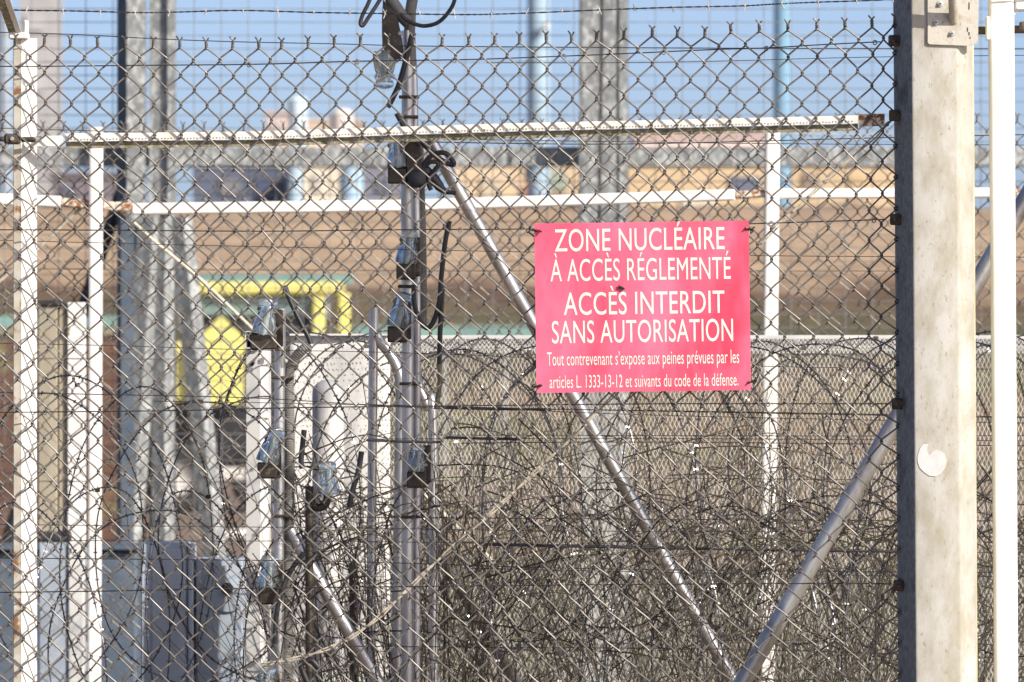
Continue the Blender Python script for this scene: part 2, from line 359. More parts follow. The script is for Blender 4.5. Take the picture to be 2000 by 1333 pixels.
t = thing('low_wall', 'low reddish brown wall behind the beige-glazed column', 'wall', (P(110, 0, 60).x, 60, 0))
mb = MB(); a, b = P(-300, 655, 60), P(258, 655, 60); mb.box(((a.x+b.x)/2, 60.15, a.z/2), b.x-a.x, .3, a.z)
mb.build('masonry', mat('reddish masonry', (.17, .085, .055), (.115, .06, .042), rough=.9, scale=2.2, c3=(.20, .16, .07), scale3=1.4, lo3=.55, hi3=.6, stretch=(1, 1, 2)), t)
mb = MB(); mb.box(((a.x+b.x)/2, 60.15, a.z+.03), b.x-a.x+.06, .36, .06); mb.build('coping', 'mossy', t)
t = thing('shade_box', 'added navy box standing in for shadow low down behind the two white posts at the left', 'shadow stand-in', (P(110, 0, 24).x, 24, 0))  # added box, its dark colour stands in for shadow
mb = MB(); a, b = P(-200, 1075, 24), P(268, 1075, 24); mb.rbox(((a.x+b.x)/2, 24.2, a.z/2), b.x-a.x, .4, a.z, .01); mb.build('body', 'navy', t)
mb = MB(); mb.rbox(((a.x+b.x)/2, 24.19, a.z+.006), b.x-a.x+.02, .44, .012, .003); mb.build('shade_box_top', 'navy', t)
# ------------------------------------------------------------------ yellow machine (about 78 m)
def machine():
    d = 78
    def q(px, py, dd=0): v = P(px, py, d+dd); return v
    base = q(480, 1010); t = thing('compact_loader', 'yellow machine with a glazed cab and pointed bonnet parked before the bank', 'loader', (base.x, d, 0))
    def bx(nm, x0, x1, y0, y1, dep, m, dd=0, par=None, b=.02):
        a, c = q(x0, y1, 0), q(x1, y0, 0); mb = MB()
        mb.rbox(((a.x+c.x)/2, d+dd+dep/2, (a.z+c.z)/2), c.x-a.x, dep, c.z-a.z, b); return mb.build(nm, m, par or t)
    bx('roof', 372, 668, 551, 576, 1.5, 'yellow', -.1, b=.03)
    for a, b, dd in ((610, 634, -.05), (655, 680, .9), (372, 388, -.05)):
        bx('cab_pillar', a, b, 572, 700, .12, 'yellow', dd)
    bx('window', 388, 612, 576, 618, .03, 'cab_glass', .05)
    bx('cab_body', 384, 640, 618, 800, 1.2, 'black', .12)
    mb = MB(); pts = [(434, 618), (480, 662), (476, 790), (398, 790), (390, 664)]
    mb.plate([((q(*p)).x, (q(*p)).z) for p in pts], .5, d-.5); mb.build('bonnet', 'yellow', t)
    for a, b, y0, y1 in ((284, 300, 668, 832), (340, 366, 668, 786)): bx('side_panel', a, b, y0, y1, .3, 'yellow', -.3)
    bx('chassis', 300, 640, 785, 930, 1.1, 'black', -.1)
    bx('bumper', 405, 480, 912, 936, .12, 'rim', -.5, b=.01)
    for cx, dd in ((350, -.35), (520, -.35), (620, .8)):
        c = q(cx, 940); r = EYE+(666.5-940)*K*d+0.0; r = .33
        w = MB(); w.lathe([(.16, -.13), (r-.04, -.13), (r, -.09), (r, .09), (r-.04, .13), (.16, .13)], (c.x, d+dd, r), (0, 1, 0), 26); wo = w.build('wheel', 'tyre', t, True)
        w = MB(); w.lathe([(.001, -.07), (.10, -.08), (.16, -.12), (.16, .12), (.001, .1)], (c.x, d+dd, r), (0, 1, 0), 20); w.build('rim', 'rim', wo, True)
machine()

# ================================================================== third fence: welded mesh, 30 m
def third():
    d = 30; dm = 30.25
    t = thing('welded_mesh_fence', 'tall welded mesh fence on galvanised posts and beam, behind everything else', 'fence', (0, d, 0))
    mb = MB(); x0, x1 = pxm(-1060, dm), pxm(1060, dm)
    z = .06
    while z < 3.3:
        mb.tube([(x0, dm, z), (x1, dm, z)], .0016, 4, False); z += .0497
    x = x0+.03
    while x < x1:
        mb.tube([(x, dm-.004, 0), (x, dm-.004, 3.3)], .0016, 4, False); x += .1015
    mb.build('mesh_panel', 'mesh_far', t)
    def post(a, b, dep, lean=0, side=None, twin=False):
        m = MB(); xa, xb = pxm(a-1000, d), pxm(b-1000, d); w = xb-xa
        m.prism(rrect(w, dep, .006, 2), 0, 3.6, ((xa+xb)/2, d+dep/2))
        return m.build('post', 'galv_far', t)
    # left pair: the first stands proud and shows its shaded left flange
    xa, xm, xb = (pxm(a-1000, d) for a in (228, 249, 285))
    m = MB(); m.prism([(xm, d-.06), (xb, d-.055), (xb, d+.02), (xm, d+.02)], 0, 3.6); po = m.build('post', 'galv_far', t)
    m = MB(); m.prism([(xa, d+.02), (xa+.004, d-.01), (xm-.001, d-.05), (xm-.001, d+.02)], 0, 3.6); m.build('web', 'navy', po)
    m = MB(); xa, xm, xb = (pxm(a-1000, d) for a in (292, 326, 343))
    m.prism([(xa, d-.02), (xm, d-.025), (xm+.004, d-.05), (xb, d-.05), (xb, d+.05), (xa, d+.05)], 0, 3.6); m.build('post', 'galv_far', t)
    # right post: wide channel with a lit right lip
    m = MB(); xa, xl, xr, xb = (pxm(a-1000, d) for a in (1131, 1138, 1208, 1225))
    m.prism([(xa, d-.035), (xl, d-.04), (xr, d-.04), (xr+.002, d-.05), (xb, d-.05), (xb, d+.05), (xa, d+.05)], 0, 3.6); m.build('post', 'galv_far', t)
    m = MB(); a, b = P(-60, 305, d), P(2060, 305, d); m.rbox(((a.x+b.x)/2, d+.14, a.z), b.x-a.x, .05, pxm(38, d), .004); m.build('beam', 'galv_far', t)
    # raking legs
    for (x0p, y0p, x1p, y1p, w) in ((296, 425, 232, 1340, 52), (352, 425, 445, 1340, 46), (318, 425, 318, 1340, 44)):
        m = MB(); A, B = P(x0p, y0p, d-.12), P(x1p, y1p, d-.12)
        B = A+(B-A)*((A.z-0)/(A.z-B.z)); w2 = pxm(w, d)/2
        vs = [Vector((c.x+s*w2, c.y+yy, c.z)) for c in (A, B) for (s, yy) in ((-1, 0), (.2, -.03), (1, 0), (1, .05), (-1, .05))]
        m.add(vs, [(i, i+5, (i+1) % 5+5, (i+1) % 5) for i in range(5)]+[(0, 1, 2, 3, 4), (9, 8, 7, 6, 5)]); m.build('leg', 'galv_far', t)
    m = MB(); A, B = P(250, 335, d+.12), P(150, 640, d+.12); m.tube([A, A+(B-A)*(A.z/(A.z-B.z))], .026, 6); m.build('strut', 'black', t)
    m = MB(); A, B = P(252, 335, d-.16), P(243, 1000, d-.16); B = A+(B-A)*(A.z/(A.z-B.z)); w = .03
    m.prism([(A.x-w, A.y), (A.x+w*.6, A.y), (A.x+w*.6, A.y+.03), (A.x-w, A.y+.03)], 0, P(0, 430, d).z); m.build('gusset_plate', 'navy', t)
    c = MB(); c.tube(smooth([P(1176, -60, 29.8), P(1175, 100, 29.8), P(1172, 300, 29.8), P(1171, 500, 29.8), P(1173, 760, 29.8), P(1172, 1250, 29.8)], 4), .0065, 8)
    tag(c.build('cable', 'black', smooth=True), 'black cable hanging straight down the face of the wide galvanised post', 'cable')
    return t
third()

# ================================================================== chain link generator
def chain_net(wires, v1, node, r, t, depth, sides=6, tips=True, tip_h=.018, bend=None):
    """wires: range of wire indices; wire i runs between node columns i and i+1."""
    mb = MB(); R2 = random.Random(11)
    for i in wires:
        pts = []
        first_left = (i % 2 == 0)
        for v in range(0, v1+1):
            left = (v % 2 == 0) == first_left
            u = i if left else i+1
            x, z = node(u, v); dd = depth(x, z)
            ou = i+1 if left else i
            xn, zn = node(ou, v+1); xp, zp = node(ou, v-1) if v > 0 else (xn, z)
            e = r*.55*(-1 if left else 1)
            # right corner: arrive on the front ( \ ), leave on the back ( / )
            sin_, sout = (t, -t) if left else (-t, t)
            kz = abs(zn-z)*.125; sx = 1 if left else -1      # the hooks overlap over a short upright knuckle
            if v > 0:
                pts.append(Vector((x+(xp-x)*.20, dd+sin_, z+kz+(zp-z-2*kz)*.20)))
                pts.append(Vector((x+sx*r*.35, dd+sin_, z+kz)))
                pts.append(Vector((x+e*1.2, dd+sin_*.75, z+kz*.45)))
            pts.append(Vector((x+e*1.8, dd, z-(kz*.2 if v == 0 else 0))))
            if v > 0: pts.append(Vector((x+e*1.2, dd+sout*.75, z-kz*.45)))
            k0 = kz if v > 0 else 0
            pts.append(Vector((x+sx*r*.35, dd+sout, z-k0)))
            pts.append(Vector((x+(xn-x)*.20, dd+sout, z-k0+(zn-z+2*kz)*.20)))
        mb.tube(pts, r, sides)
    if tips:
        for u in range(min(wires), max(wires)+2):
            if u % 2: continue
            x, z = node(u, 0); dd = depth(x, z); ph = R2.uniform(0, 6)
            h = tip_h*R2.uniform(.9, 1.1); lean = R2.uniform(-.08, .08)*h
            for s in (0, PI):
                pts = []
                for k in range(19):
                    f = k/18; a = ph+s+f*2*PI*1.9
                    rr = r*1.15
                    pts.append(Vector((x+rr*math.cos(a)+lean*f, dd+rr*math.sin(a), z-r+h*f)))
                sg = -1 if s == 0 else 1
                pts.append(Vector((x+lean+sg*tip_h*.22, dd-.001, z+h+tip_h*.14)))
                pts.append(Vector((x+lean+sg*tip_h*(.42 if sg < 0 else .30), dd-.002, z+h+tip_h*(.38 if sg < 0 else .25))))
                mb.tube(pts, r*.92, sides)
    return mb

# ================================================================== second fence, 20.5 m
D2 = 20.5
def second():
    d = D2
    t = thing('chain_link_fence', 'blurred second chain-link fence with slim white posts, behind the razor wire', 'fence', (0, d, 0))
    R1 = random.Random(5); J = {}
    def node(u, v):
        if (u, v) not in J: J[(u, v)] = (R1.uniform(-.8, .8), R1.uniform(-.8, .8))
        a, b = J[(u, v)]
        px = 6+u*19.45+4*math.sin(v*.13+u*.05)+a; py = 247+6*math.sin(u*.045+.6)-u*.07+(v*22.3 if v else 4)+b
        p = P(px, py, d); return p.x, p.z
    nv = int((EYE+420*K*d)/(22.3*K*d))
    nb = chain_net(range(-4, 106), nv, node, .00155, .0022, lambda x, z: d+.01*math.sin(x*2)+.006*math.sin(z*5), 5, True, .017)
    nb.build('net', 'wire_far', t, True)
    for (a, b, a2, b2, top) in ((177, 203, 173, 199, 250), (1494, 1522, 1482, 1512, 256)):
        mb = MB(); zt = P(0, top, d).z; w = pxm(b-a, d)
        xt = pxm((a+b)/2-1000, d); xb = pxm((a2+b2)/2-1000, d); zb = P(0, 1333, d).z; xg = xt+(xb-xt)*zt/(zt-zb)
        pr = rrect(w, .05, .006, 2); n = len(pr)
        vs = [Vector((xg+x, d-.045+y, 0)) for x, y in pr]+[Vector((xt+x, d-.045+y, zt)) for x, y in pr]
        mb.add(vs, [(i, (i+1) % n, n+(i+1) % n, n+i) for i in range(n)]+[tuple(range(n, 2*n))])
        mb.build('post', 'gate_paint', t)
    def bar(nm, x0, y0, x1, y1, th, m, dd=-.04):
        A, B = P(x0, y0, d+dd), P(x1, y1, d+dd); L = (B-A).length; ang = math.atan2(B.z-A.z, B.x-A.x)
        mb = MB(); mb.rbox((A+B)/2, L, .03, pxm(th, d), .004, Matrix.Rotation(-ang, 3, 'Y')); return mb.build(nm, m, t)
    bar('rail', -40, 388, 120, 395, 23, 'gate_paint'); bar('rail', 257, 409, 800, 402, 23, 'gate_paint'); bar('rail', 800, 402, 1436, 381, 22, 'gate_paint')
    bar('rail_bracket', 118, 395, 178, 401, 17, 'rust'); bar('rail_bracket', 202, 402, 258, 406, 18, 'rust'); bar('rail_bracket', 1434, 382, 1496, 378, 15, 'rust'); bar('rail', 1522, 379, 1975, 377, 20, 'gate_paint', -.03)
    bar('rail_bracket', 1975, 377, 2040, 377, 14, 'rust')
    for p in (((232, 408), (300, 470), (395, 548), (482, 632)), ((160, 405), (60, 500), (-30, 574))):
        mb = MB(); a = [P(*q, d-.03) for q in p]; end = a[-1]+(a[-1]-a[-2]).normalized()*.9
        mb.tube(a+[end], pxm(3.2, d), 8); mb.build('brace_rod', 'thread', t, True)
    for k, (yl, yr) in enumerate(((254, 263), (525, 530), (700, 706), (940, 944))):
        mb = MB(); mb.tube([P(-40, yl, d-.005), P(900, (yl+yr)/2+2, d-.005), P(2040, yr, d-.005)], .0014, 5); mb.build('line_wire', 'thread' if k == 0 else 'wire_far', t, True)
second()

# ================================================================== expanded metal screen
D3 = 17.9
def screen():
    d = D3; x0 = pxm(762-1000, d); x1 = pxm(2080-1000, d); zt = P(0, 655, d).z
    t = thing('expanded_metal_screen', 'cream expanded-metal screen with a folded top edge, behind the brambles', 'screen', ((x0+x1)/2, d, 0))
    mb = MB(); p = pxm(8.35, d); q = pxm(9.6, d); sw = .00062; R1 = random.Random(3)
    n = int((x1-x0)/p); rows = int((zt-.03)/q)
    for i in range(n):
        xc = x0+i*p
        for s in (-1, 1):
            base = len(mb.v)
            for j in range(rows+1):
                odd = j % 2
                x = xc+(p*.5-.0003 if odd else .0003)*s+R1.uniform(-.0002, .0002); z = zt-.012-j*q
                yy = d+.005*math.sin(x*9)*math.sin(z*7)
                # strand cross-section leans like real expanded metal
                mb.v += [Vector((x-sw, yy+.0001*s, z)), Vector((x+sw, yy-.0001*s, z)), Vector((x+sw*.8, yy+.0018-.001*s, z)), Vector((x-sw*.9, yy+.0022+.001*s, z))]
            for j in range(rows):
                a = base+4*j
                for k in range(4):
                    k2 = (k+1) % 4; mb.f.append((a+k, a+k2, a+4+k2, a+4+k))
    mb.build('mesh', 'expanded', t)
    # folded top lip: closely spaced strands over a backing strip, then a plain edge
    m = MB(); m.box(((x0+x1)/2, d-.004, zt-.003), x1-x0, .010, .006); m.box(((x0+x1)/2, d+.012, zt-.018), x1-x0, .002, .034)
    for i in range(n):
        for j in range(3):
            for s in (-1, 1):
                xx = x0+(i+.5)*p; zz = zt-.008-j*q; m.tube([(xx, d-.006, zz), (xx+s*p*.5, d-.006, zz-q)], .0010, 4, False)
    m.build('top_edge', 'cabinet_pale', t)
    for px in (1555, 1100, 1860, 900):
        c = P(px, 669, d-.006); b = MB(); b.lathe([(.001, .004), (.004, .004), (.006, .001), (.006, -.002)], c, (0, -1, 0), 14); b.build('bolt', 'galv', t, True)
screen()
def sheet():
    d = 17.2; x0, x1 = pxm(566-1000, d), pxm(776-1000, d); zt = P(0, 655, d).z
    t = thing('sheet_metal_screen', 'stained and shadowed white sheet-metal screen behind the coiled razor wire, left of the expanded metal', 'screen', ((x0+x1)/2, d, 0))
    cells = [(566, 762)]
    for k, (a, b) in enumerate(cells):
        xa, xb = pxm(a-1000, d), pxm(b-1000, d); m = MB(); nn = 14; hz = 40
        for j in range(hz+1):
            z = zt-(zt-.02)*j/hz
            for i in range(nn+1):
                f = i/nn; m.v.append(Vector((xa+(xb-xa)*f, d+.004*math.sin(f*PI*2+k)+.004*math.sin(z*9+k), z)))
        for j in range(hz):
            for i in range(nn): m.f.append((j*(nn+1)+i, (j+1)*(nn+1)+i, (j+1)*(nn+1)+i+1, j*(nn+1)+i+1))
        o = m.build('panel', 'sheet', t, True)
        md = o.modifiers.new('thick', 'SOLIDIFY'); md.thickness = .002
    # rows of small punched holes
    m = MB(); R1 = random.Random(2)
    for j in range(58):
        for i in range(26):
            px = 592+i*7.2+(3.6 if j % 2 else 0); py = 700+j*11
            if px > 772 or R1.random() < .5-.35*math.sin(px*.03)*math.cos(py*.011): continue
            c = P(px, py, d-.011); m.box(c, .0018, .0006, .0026)
    m.build('perforation', 'hole', t)['kind'] = 'stuff'
    m = MB(); m.box(((x0+pxm(762-1000, d))/2, d-.006, zt+.001), pxm(762-1000, d)-x0, .016, .004); m.build('top_edge', 'cabinet_pale', t)
    d = 16.95; c = P(641, 0, d); rr = pxm(31, d); zt = P(0, 742, d).z; m = MB()
    m.lathe([(rr, 0), (rr, zt-rr*.8)]+[(rr*math.cos(a*PI/16), zt-rr*.8+rr*.8*math.sin(a*PI/16)) for a in range(1, 9)], (c.x, d, 0), n=30)
    tag(m.build('bollard', 'sheet', smooth=True), 'pale round-topped pillar in front of the stained and shadowed white sheet screen', 'bollard')
sheet()
# open square box post on the left
def boxpost():
    d = 16.6; f = lambda a: pxm(a-1000, d); z0, z1 = P(0, 682, d).z, P(0, 648, d).z
    t = thing('box_post', 'white square-tube post with a round hole and an open tube end on top', 'post', (f(500), d, 0))
    m = MB(); m.prism([(f(481), d), (f(508), d-.004), (f(524), d+.010), (f(528), d+.05), (f(481), d+.05)], 0, z0-.001); m.build('tube', 'cabinet_pale', t)
    m = MB(); a, b = f(480), f(508); w = .0018
    m.box(((a+b)/2, d+.03, z1), b-a, .09, w); m.box(((a+b)/2, d+.03, z0+.002), b-a, .09, w)
    m.box((a, d+.03, (z0+z1)/2), w, .09, z1-z0-w); m.box((b, d+.03, (z0+z1)/2), w, .09, z1-z0-w); m.build('open_tube_end', 'cabinet_pale', t)
    m = MB(); m.box(((a+b)/2, d+.06, (z0+z1)/2+.001), b-a-.003, .004, z1-z0-.006); m.build('tube_inside', 'hole', t)
    m = MB(); c = P(492, 711, d-.0045); m.lathe([(.0001, 0), (pxm(4.5, d), 0), (pxm(4.5, d), .003)], c, (0, 1, 0), 16); m.build('hole', 'hole', t)
M['cabinet_pale_'] = mat('pale grey enamel', (.66, .65, .62), (.55, .55, .54), rough=.5, scale=12, c3=(.4, .33, .22), scale3=70, lo3=.7, hi3=.76)
boxpost()

# ------------------------------------------------------------------ cabinets
def bxp(par, nm, x0, x1, y0, y1, d, dep, m, b=.003):
    a, c = P(x0, y1, d), P(x1, y0, d); mb = MB()
    mb.rbox(((a.x+c.x)/2, d+dep/2, (a.z+c.z)/2), c.x-a.x, dep, c.z-a.z, b); return mb.build(nm, m, par)
def cabinets():
    d = 22
    t = thing('detector_column', 'tall narrow beige-glazed column with a white right jamb and dark caps', 'column', (P(118, 0, d).x, d, 0))
    zb = EYE/(K*d)+666.5
    bxp(t, 'glazing', 74, 112, 598, 1040, d, .06, 'beige'); bxp(t, 'glazing', 114, 130, 598, 1040, d+.01, .05, 'beige')
    bxp(t, 'cap', 66, 128, 587, 598, d-.01, .08, 'black'); bxp(t, 'sill', 74, 140, 1040, 1059, d-.012, .08, 'black')
    bxp(t, 'jamb', 131, 166, 591, 1058, d-.005, .07, 'gate_paint'); bxp(t, 'latch', 130, 137, 640, 655, d-.01, .01, 'mossy')
    bxp(t, 'plinth', 76, 132, 1060, zb, d-.01, .10, 'cabinet_blue'); bxp(t, 'plinth_edge', 133, 164, 1058, zb, d-.02, .10, 'cabinet_pale'); 
    t2 = thing('cable_duct', 'pale blue grey duct standing right of the beige-glazed column', 'duct', (P(178, 0, d+.2).x, d+.2, 0))
    bxp(t2, 'body', 166, 192, 1066, zb, d+.2, .10, 'cabinet_blue'); bxp(t2, 'cover', 168, 190, 1100, 1250, d+.19, .012, 'cabinet_pale')
    d = 17.5; zb = EYE/(K*d)+666.5
    t3 = thing('metal_cabinet', 'plain blue grey metal cabinet in shade with dappled light on its door', 'cabinet', (P(325, 0, d).x, d, 0))
    bxp(t3, 'body', 275, 366, 1062, zb, d, .2, 'cabinet_blue'); bxp(t3, 'edge_strip', 367, 377, 1064, zb, d-.006, .2, 'cabinet_blue'); bxp(t3, 'door', 296, 362, 1072, zb-20, d-.006, .01, 'cabinet_blue')
    t4 = thing('metal_cabinet', 'small low grey cabinet with a round dial plate, right of the plain cabinet', 'cabinet', (P(425, 0, d).x, d+.05, 0))
    bxp(t4, 'body', 382, 474, 1092, zb, d+.05, .15, 'cabinet_blue')
    c = P(444, 1150, d+.048); m = MB(); m.lathe([(pxm(50, d)/1.1, 0), (pxm(50, d)/1.1, .006), (pxm(12, d), .010)], c, (0, -1, 0), 36); m.build('dial_plate', 'cabinet_blue', t4, True)
    m = MB(); m.lathe([(.0001, .014), (pxm(12, d), .014), (pxm(12, d), .006)], c, (0, -1, 0), 24); m.build('hub', 'black', t4, True)
cabinets()

# ================================================================== front fence
TX = [30.4, 86, 138, 191, 245.6, 299, 351, 403, 454, 505.7, 549.6, 602, 653.7, 704, 758, 808, 863, 916, 966, 1015, 1067.5, 1116.5, 1164.5, 1218, 1273.5, 1322.5, 1376.5, 1428, 1483.6, 1539, 1595.5, 1651, 1703.6, 1747]
YX = [30, 138, 299, 454, 600, 704, 758, 863, 966, 1015, 1116, 1164, 1218, 1273, 1376, 1428, 1484, 1539, 1595, 1651, 1704, 1747]
YY = [88, 90, 93, 96, 93, 88.5, 87, 87.5, 84.5, 84.5, 82, 80, 75, 71.6, 72.6, 64, 62, 60, 58, 55.7, 54, 50]
SY = [90, 400, 590, 830, 945, 1100, 1300]
SX = [61, 530, 1018, 1560]
SH = [[0, 7, 9, 4, 0, -5, -15], [0, 5, 5, 0, 0, -4, -9], [0, 5, 6, 1, -1, -4, -9], [0, -5, -7, -7, -4, -3, -2]]
D1 = 15.0
RJ = random.Random(21); JJ = {}
def fnode(u, v):
    f = u/2
    if f < 0: x = 30.4+53*f
    elif f >= 33: x = 1747
    else: i = int(f); x = TX[i]+(TX[i+1]-TX[i])*(f-i)
    y0 = lerp(x, YX, YY); k = lerp(x, [60, 1560], [29.9, 30.35])
    y = y0 if v == 0 else y0-8+k*v
    sh = lerp(x, SX, [lerp(y, SY, s) for s in SH])
    if u >= 66: sh = lerp(y, [50, 1333], [0, 12])
    elif u == 65: sh = sh*.6
    if (u, v) not in JJ:
        a = 1.3; JJ[(u, v)] = (RJ.gauss(0, a*.6), RJ.gauss(0, a*.6))
    j = JJ[(u, v)] if v > 0 and u < 66 else (0, 0)
    p = P(x+sh+j[0], y+j[1], D1)
    return p.x, p.z
def fence1():
    t = thing('chain_link_fence', 'foreground chain-link fence in sharp focus with twisted wire tips', 'fence', (0, D1, 0))
    nv = 41+26
    nb = chain_net(range(-8, 66), nv, fnode, .00168, .0021, lambda x, z: D1+.003*math.sin(x*5+z*2)+.002*math.sin(z*9), 7, True, .0155)
    nb.build('net', 'wire', t, True)
    # white corner post on the left
    d = D1+.012; f = lambda a: pxm(a-1000, d); zt = P(0, 74, d).z
    m = MB()
    # angle: narrow side flange seen edge-on at the left, wide flange to the right
    m.prism([(f(24), d+.030), (f(26), d+.016), (f(38), d+.0138), (f(41), d+.013), (f(69.5), d+.045), (f(68.5), d+.049), (f(41), d+.018), (f(28), d+.030)][::1], 0, zt)
    post = m.build('post', 'rail_paint', t); post.data.materials.append(M['rusty_paint'])
    for pl_ in post.data.polygons:
        if pl_.center.x < f(40): pl_.material_index = 1
    h = MB(); z = zt-.02
    while z > .05:
        h.box((f(33), d+.0165, z), .0018, .0012, .0034, Matrix.Rotation(-.35, 3, 'Z')); z -= .0068
    h.build('slot', 'rust_dark', post)
    m = MB(); m.rbox(((f(17)+f(55))/2, d+.026, zt+.004), f(52)-f(14), .05, .012, .002); m.build('cap', 'white_paint', post)
    m = MB(); m.rbox((f(50), d+.02, zt+.018), .008, .02, .03, .002); m.build('cap_tab', 'white_paint', post)
    # slanted barbed-wire arm
    A = P(36, 68, d+.01); B = P(8, -12, d-.12); C = A+(B-A)*4.2; m = MB(); w = .0085
    def sl(off0, off1, mm, nm):
        q = MB(); vs = []
        for c in (A, C):
            for (ox, oy) in ((off0, 0), (off1, -.001), (off1, .006), (off0, .006)): vs.append(Vector((c.x+ox, c.y+oy, c.z)))
        q.add(vs, [(0, 1, 5, 4), (1, 2, 6, 5), (2, 3, 7, 6), (3, 0, 4, 7), (0, 3, 2, 1), (4, 5, 6, 7)]); q.build(nm, mm, t)
    sl(-.017, -.003, 'mossy', 'arm_web'); sl(-.0025, .007, 'white_paint', 'arm')
    # top rail: lit perforated strip above a recessed grimy flange
    topy = lambda x: lerp(x, [60, 130, 500, 1000, 1500, 1740], [262, 261, 257, 241, 230, 224])
    def strip(nm, x0, x1, oy0, oy1, da, db, mm, par=t, n=26, jig=.0):
        q = MB()
        for i in range(n+1):
            x = x0+(x1-x0)*i/n; yt = topy(x)+oy0; yb = topy(x)+oy1
            dd = D1+.008
            for (yy, de) in ((yt, da), (yb, da), (yb, db), (yt, db)):
                v = P(x, yy, dd); v.y = dd+de; q.v.append(v)
        for i in range(n):
            a = 4*i
            for k in range(4): q.f.append((a+k, a+(k+1) % 4, a+4+(k+1) % 4, a+4+k))
        q.f += [(0, 3, 2, 1), (4*n, 4*n+1, 4*n+2, 4*n+3)]
        return q.build(nm, mm, par)
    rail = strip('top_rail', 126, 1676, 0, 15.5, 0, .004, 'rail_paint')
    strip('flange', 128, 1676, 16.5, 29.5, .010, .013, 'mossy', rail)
    q = MB(); x = 134
    while x < 1670:
        q.box(P(x, topy(x)+11.5+rnd.uniform(-.6, .6), D1+.0072), .0019+rnd.uniform(0, .001), .0012, .0018+rnd.uniform(0, .0012)); x += 6.3
    q.build('slot', 'flake_edge', rail)
    strip('rail_end', 1677, 1728, -2, 22, .0, .008, 'rust', rail, 4); strip('rail_end', 62, 124, 4, 24, .0, .004, 'rail_paint', rail, 4)
    q = MB(); q.lathe([(.0001, .003), (.0045, .003), (.005, 0)], P(74, 273, D1+.007), (0, -1, 0), 16); q.build('bolt', 'galv', rail, True)
    # line wires threaded through the net
    LW = [[(-60, 130), (78, 130), (285, 128), (500, 126), (700, 120), (900, 117), (1000, 114), (1200, 106), (1400, 97), (1500, 94), (1600, 88), (1720, 82)],
          [(-60, 449), (200, 450), (520, 452), (780, 449), (1000, 448), (1250, 444), (1480, 437), (1640, 432), (1728, 429)],
          [(-60, 806), (103, 805), (360, 802), (560, 797), (800, 794), (1000, 792), (1300, 789), (1600, 789), (1735, 789)],
          [(-60, 1158), (200, 1155), (450, 1150), (800, 1146), (1200, 1142), (1600, 1140), (1742, 1141)]]
    for w in LW:
        q = MB(); q.tube(smooth([P(x, y, D1+.0005) for x, y in w], 5), .00125, 6); lw = q.build('line_wire', 'dark_wire', t, True)
        for k in range(9):
            q = MB()
            x = 80+k*203+rnd.uniform(-8, 8); y = lerp(x, [a for a, b in w], [b for a, b in w])
            if x > 1720: continue
            pts = []
            for s in range(15):
                a = s/14*2*PI*1.3; pts.append(P(x, y, D1)+Vector((.0032*math.cos(a)+.0008*s/7, -.003+.0008*s/7, .0042*math.sin(a)-.001)))
            q.tube(pts, .0011, 5)
            q.build('tie', 'wire', lw, True)
    # left clamp
    q = MB(); c = P(24, 272, D1+.004); q.rbox(c, .030, .018, .020, .004); q.rbox(c+Vector((-.018, 0, 0)), .012, .012, .009, .003); q.rbox(c+Vector((.030, -.002, -.001)), .028, .008, .010, .004)
    cl = q.build('clamp', 'rust_dark', t); q = MB(); q.lathe([(.0001, .004), (.003, .004), (.0045, .001)], c+Vector((0, -.009, 0)), (0, -1, 0), 10); q.build('bolt', 'galv', cl, True)
fence1()

# barbed wire strand above the front fence
def barbed():
    w = [(-60, 14), (25, 20), (150, 22), (270, 25), (350, 24), (470, 21), (620, 25), (760, 27), (900, 29), (1000, 27), (1170, 20), (1310, 15), (1450, 12), (1520, 8), (1590, 5), (1750, -1), (2060, -20)]
    d = D1-.05; t = thing('barbed_wire', 'single strand of barbed wire strung just above the twisted wire tips', 'barbed wire', (0, d, 2.2))
    pth = smooth([P(x, y, d) for x, y in w], 22); q = MB()
    for s in (0, PI):
        pp = []
        for i, p in enumerate(pth):
            a = s+i*1.15; pp.append(p+Vector((0, math.cos(a), math.sin(a)))*.0008)
        q.tube(pp, .00085, 5)
    q.build('strand', 'dark_wire', t, True)
    X = [52, 123, 196, 264, 331, 402, 475, 543, 613, 683, 752, 820, 888, 960, 1028, 1098, 1171, 1240, 1313, 1384, 1455, 1527, 1598, 1673, 1743, 1800]
    R1 = random.Random(4); xs = [a for a, b in w]; ys = [b for a, b in w]
    for x in X:
        c = P(x, lerp(x, xs, ys), d); q = MB()
        pts = [c+Vector((.0012*k-.003, .0022*math.cos(k*1.3), .0022*math.sin(k*1.3))) for k in range(6)]; q.tube(pts, .0008, 5)
        for k in range(4):
            a = R1.uniform(0, 2*PI); dv = Vector((R1.uniform(-.5, .5), R1.uniform(-.6, .2), (1 if k % 2 else -1)*R1.uniform(.5, 1))).normalized()
            q.tube([c, c+dv*R1.uniform(.006, .012)], [.0008, .0004], 4)
        q.build('barb', 'bright_wire', t)
barbed()

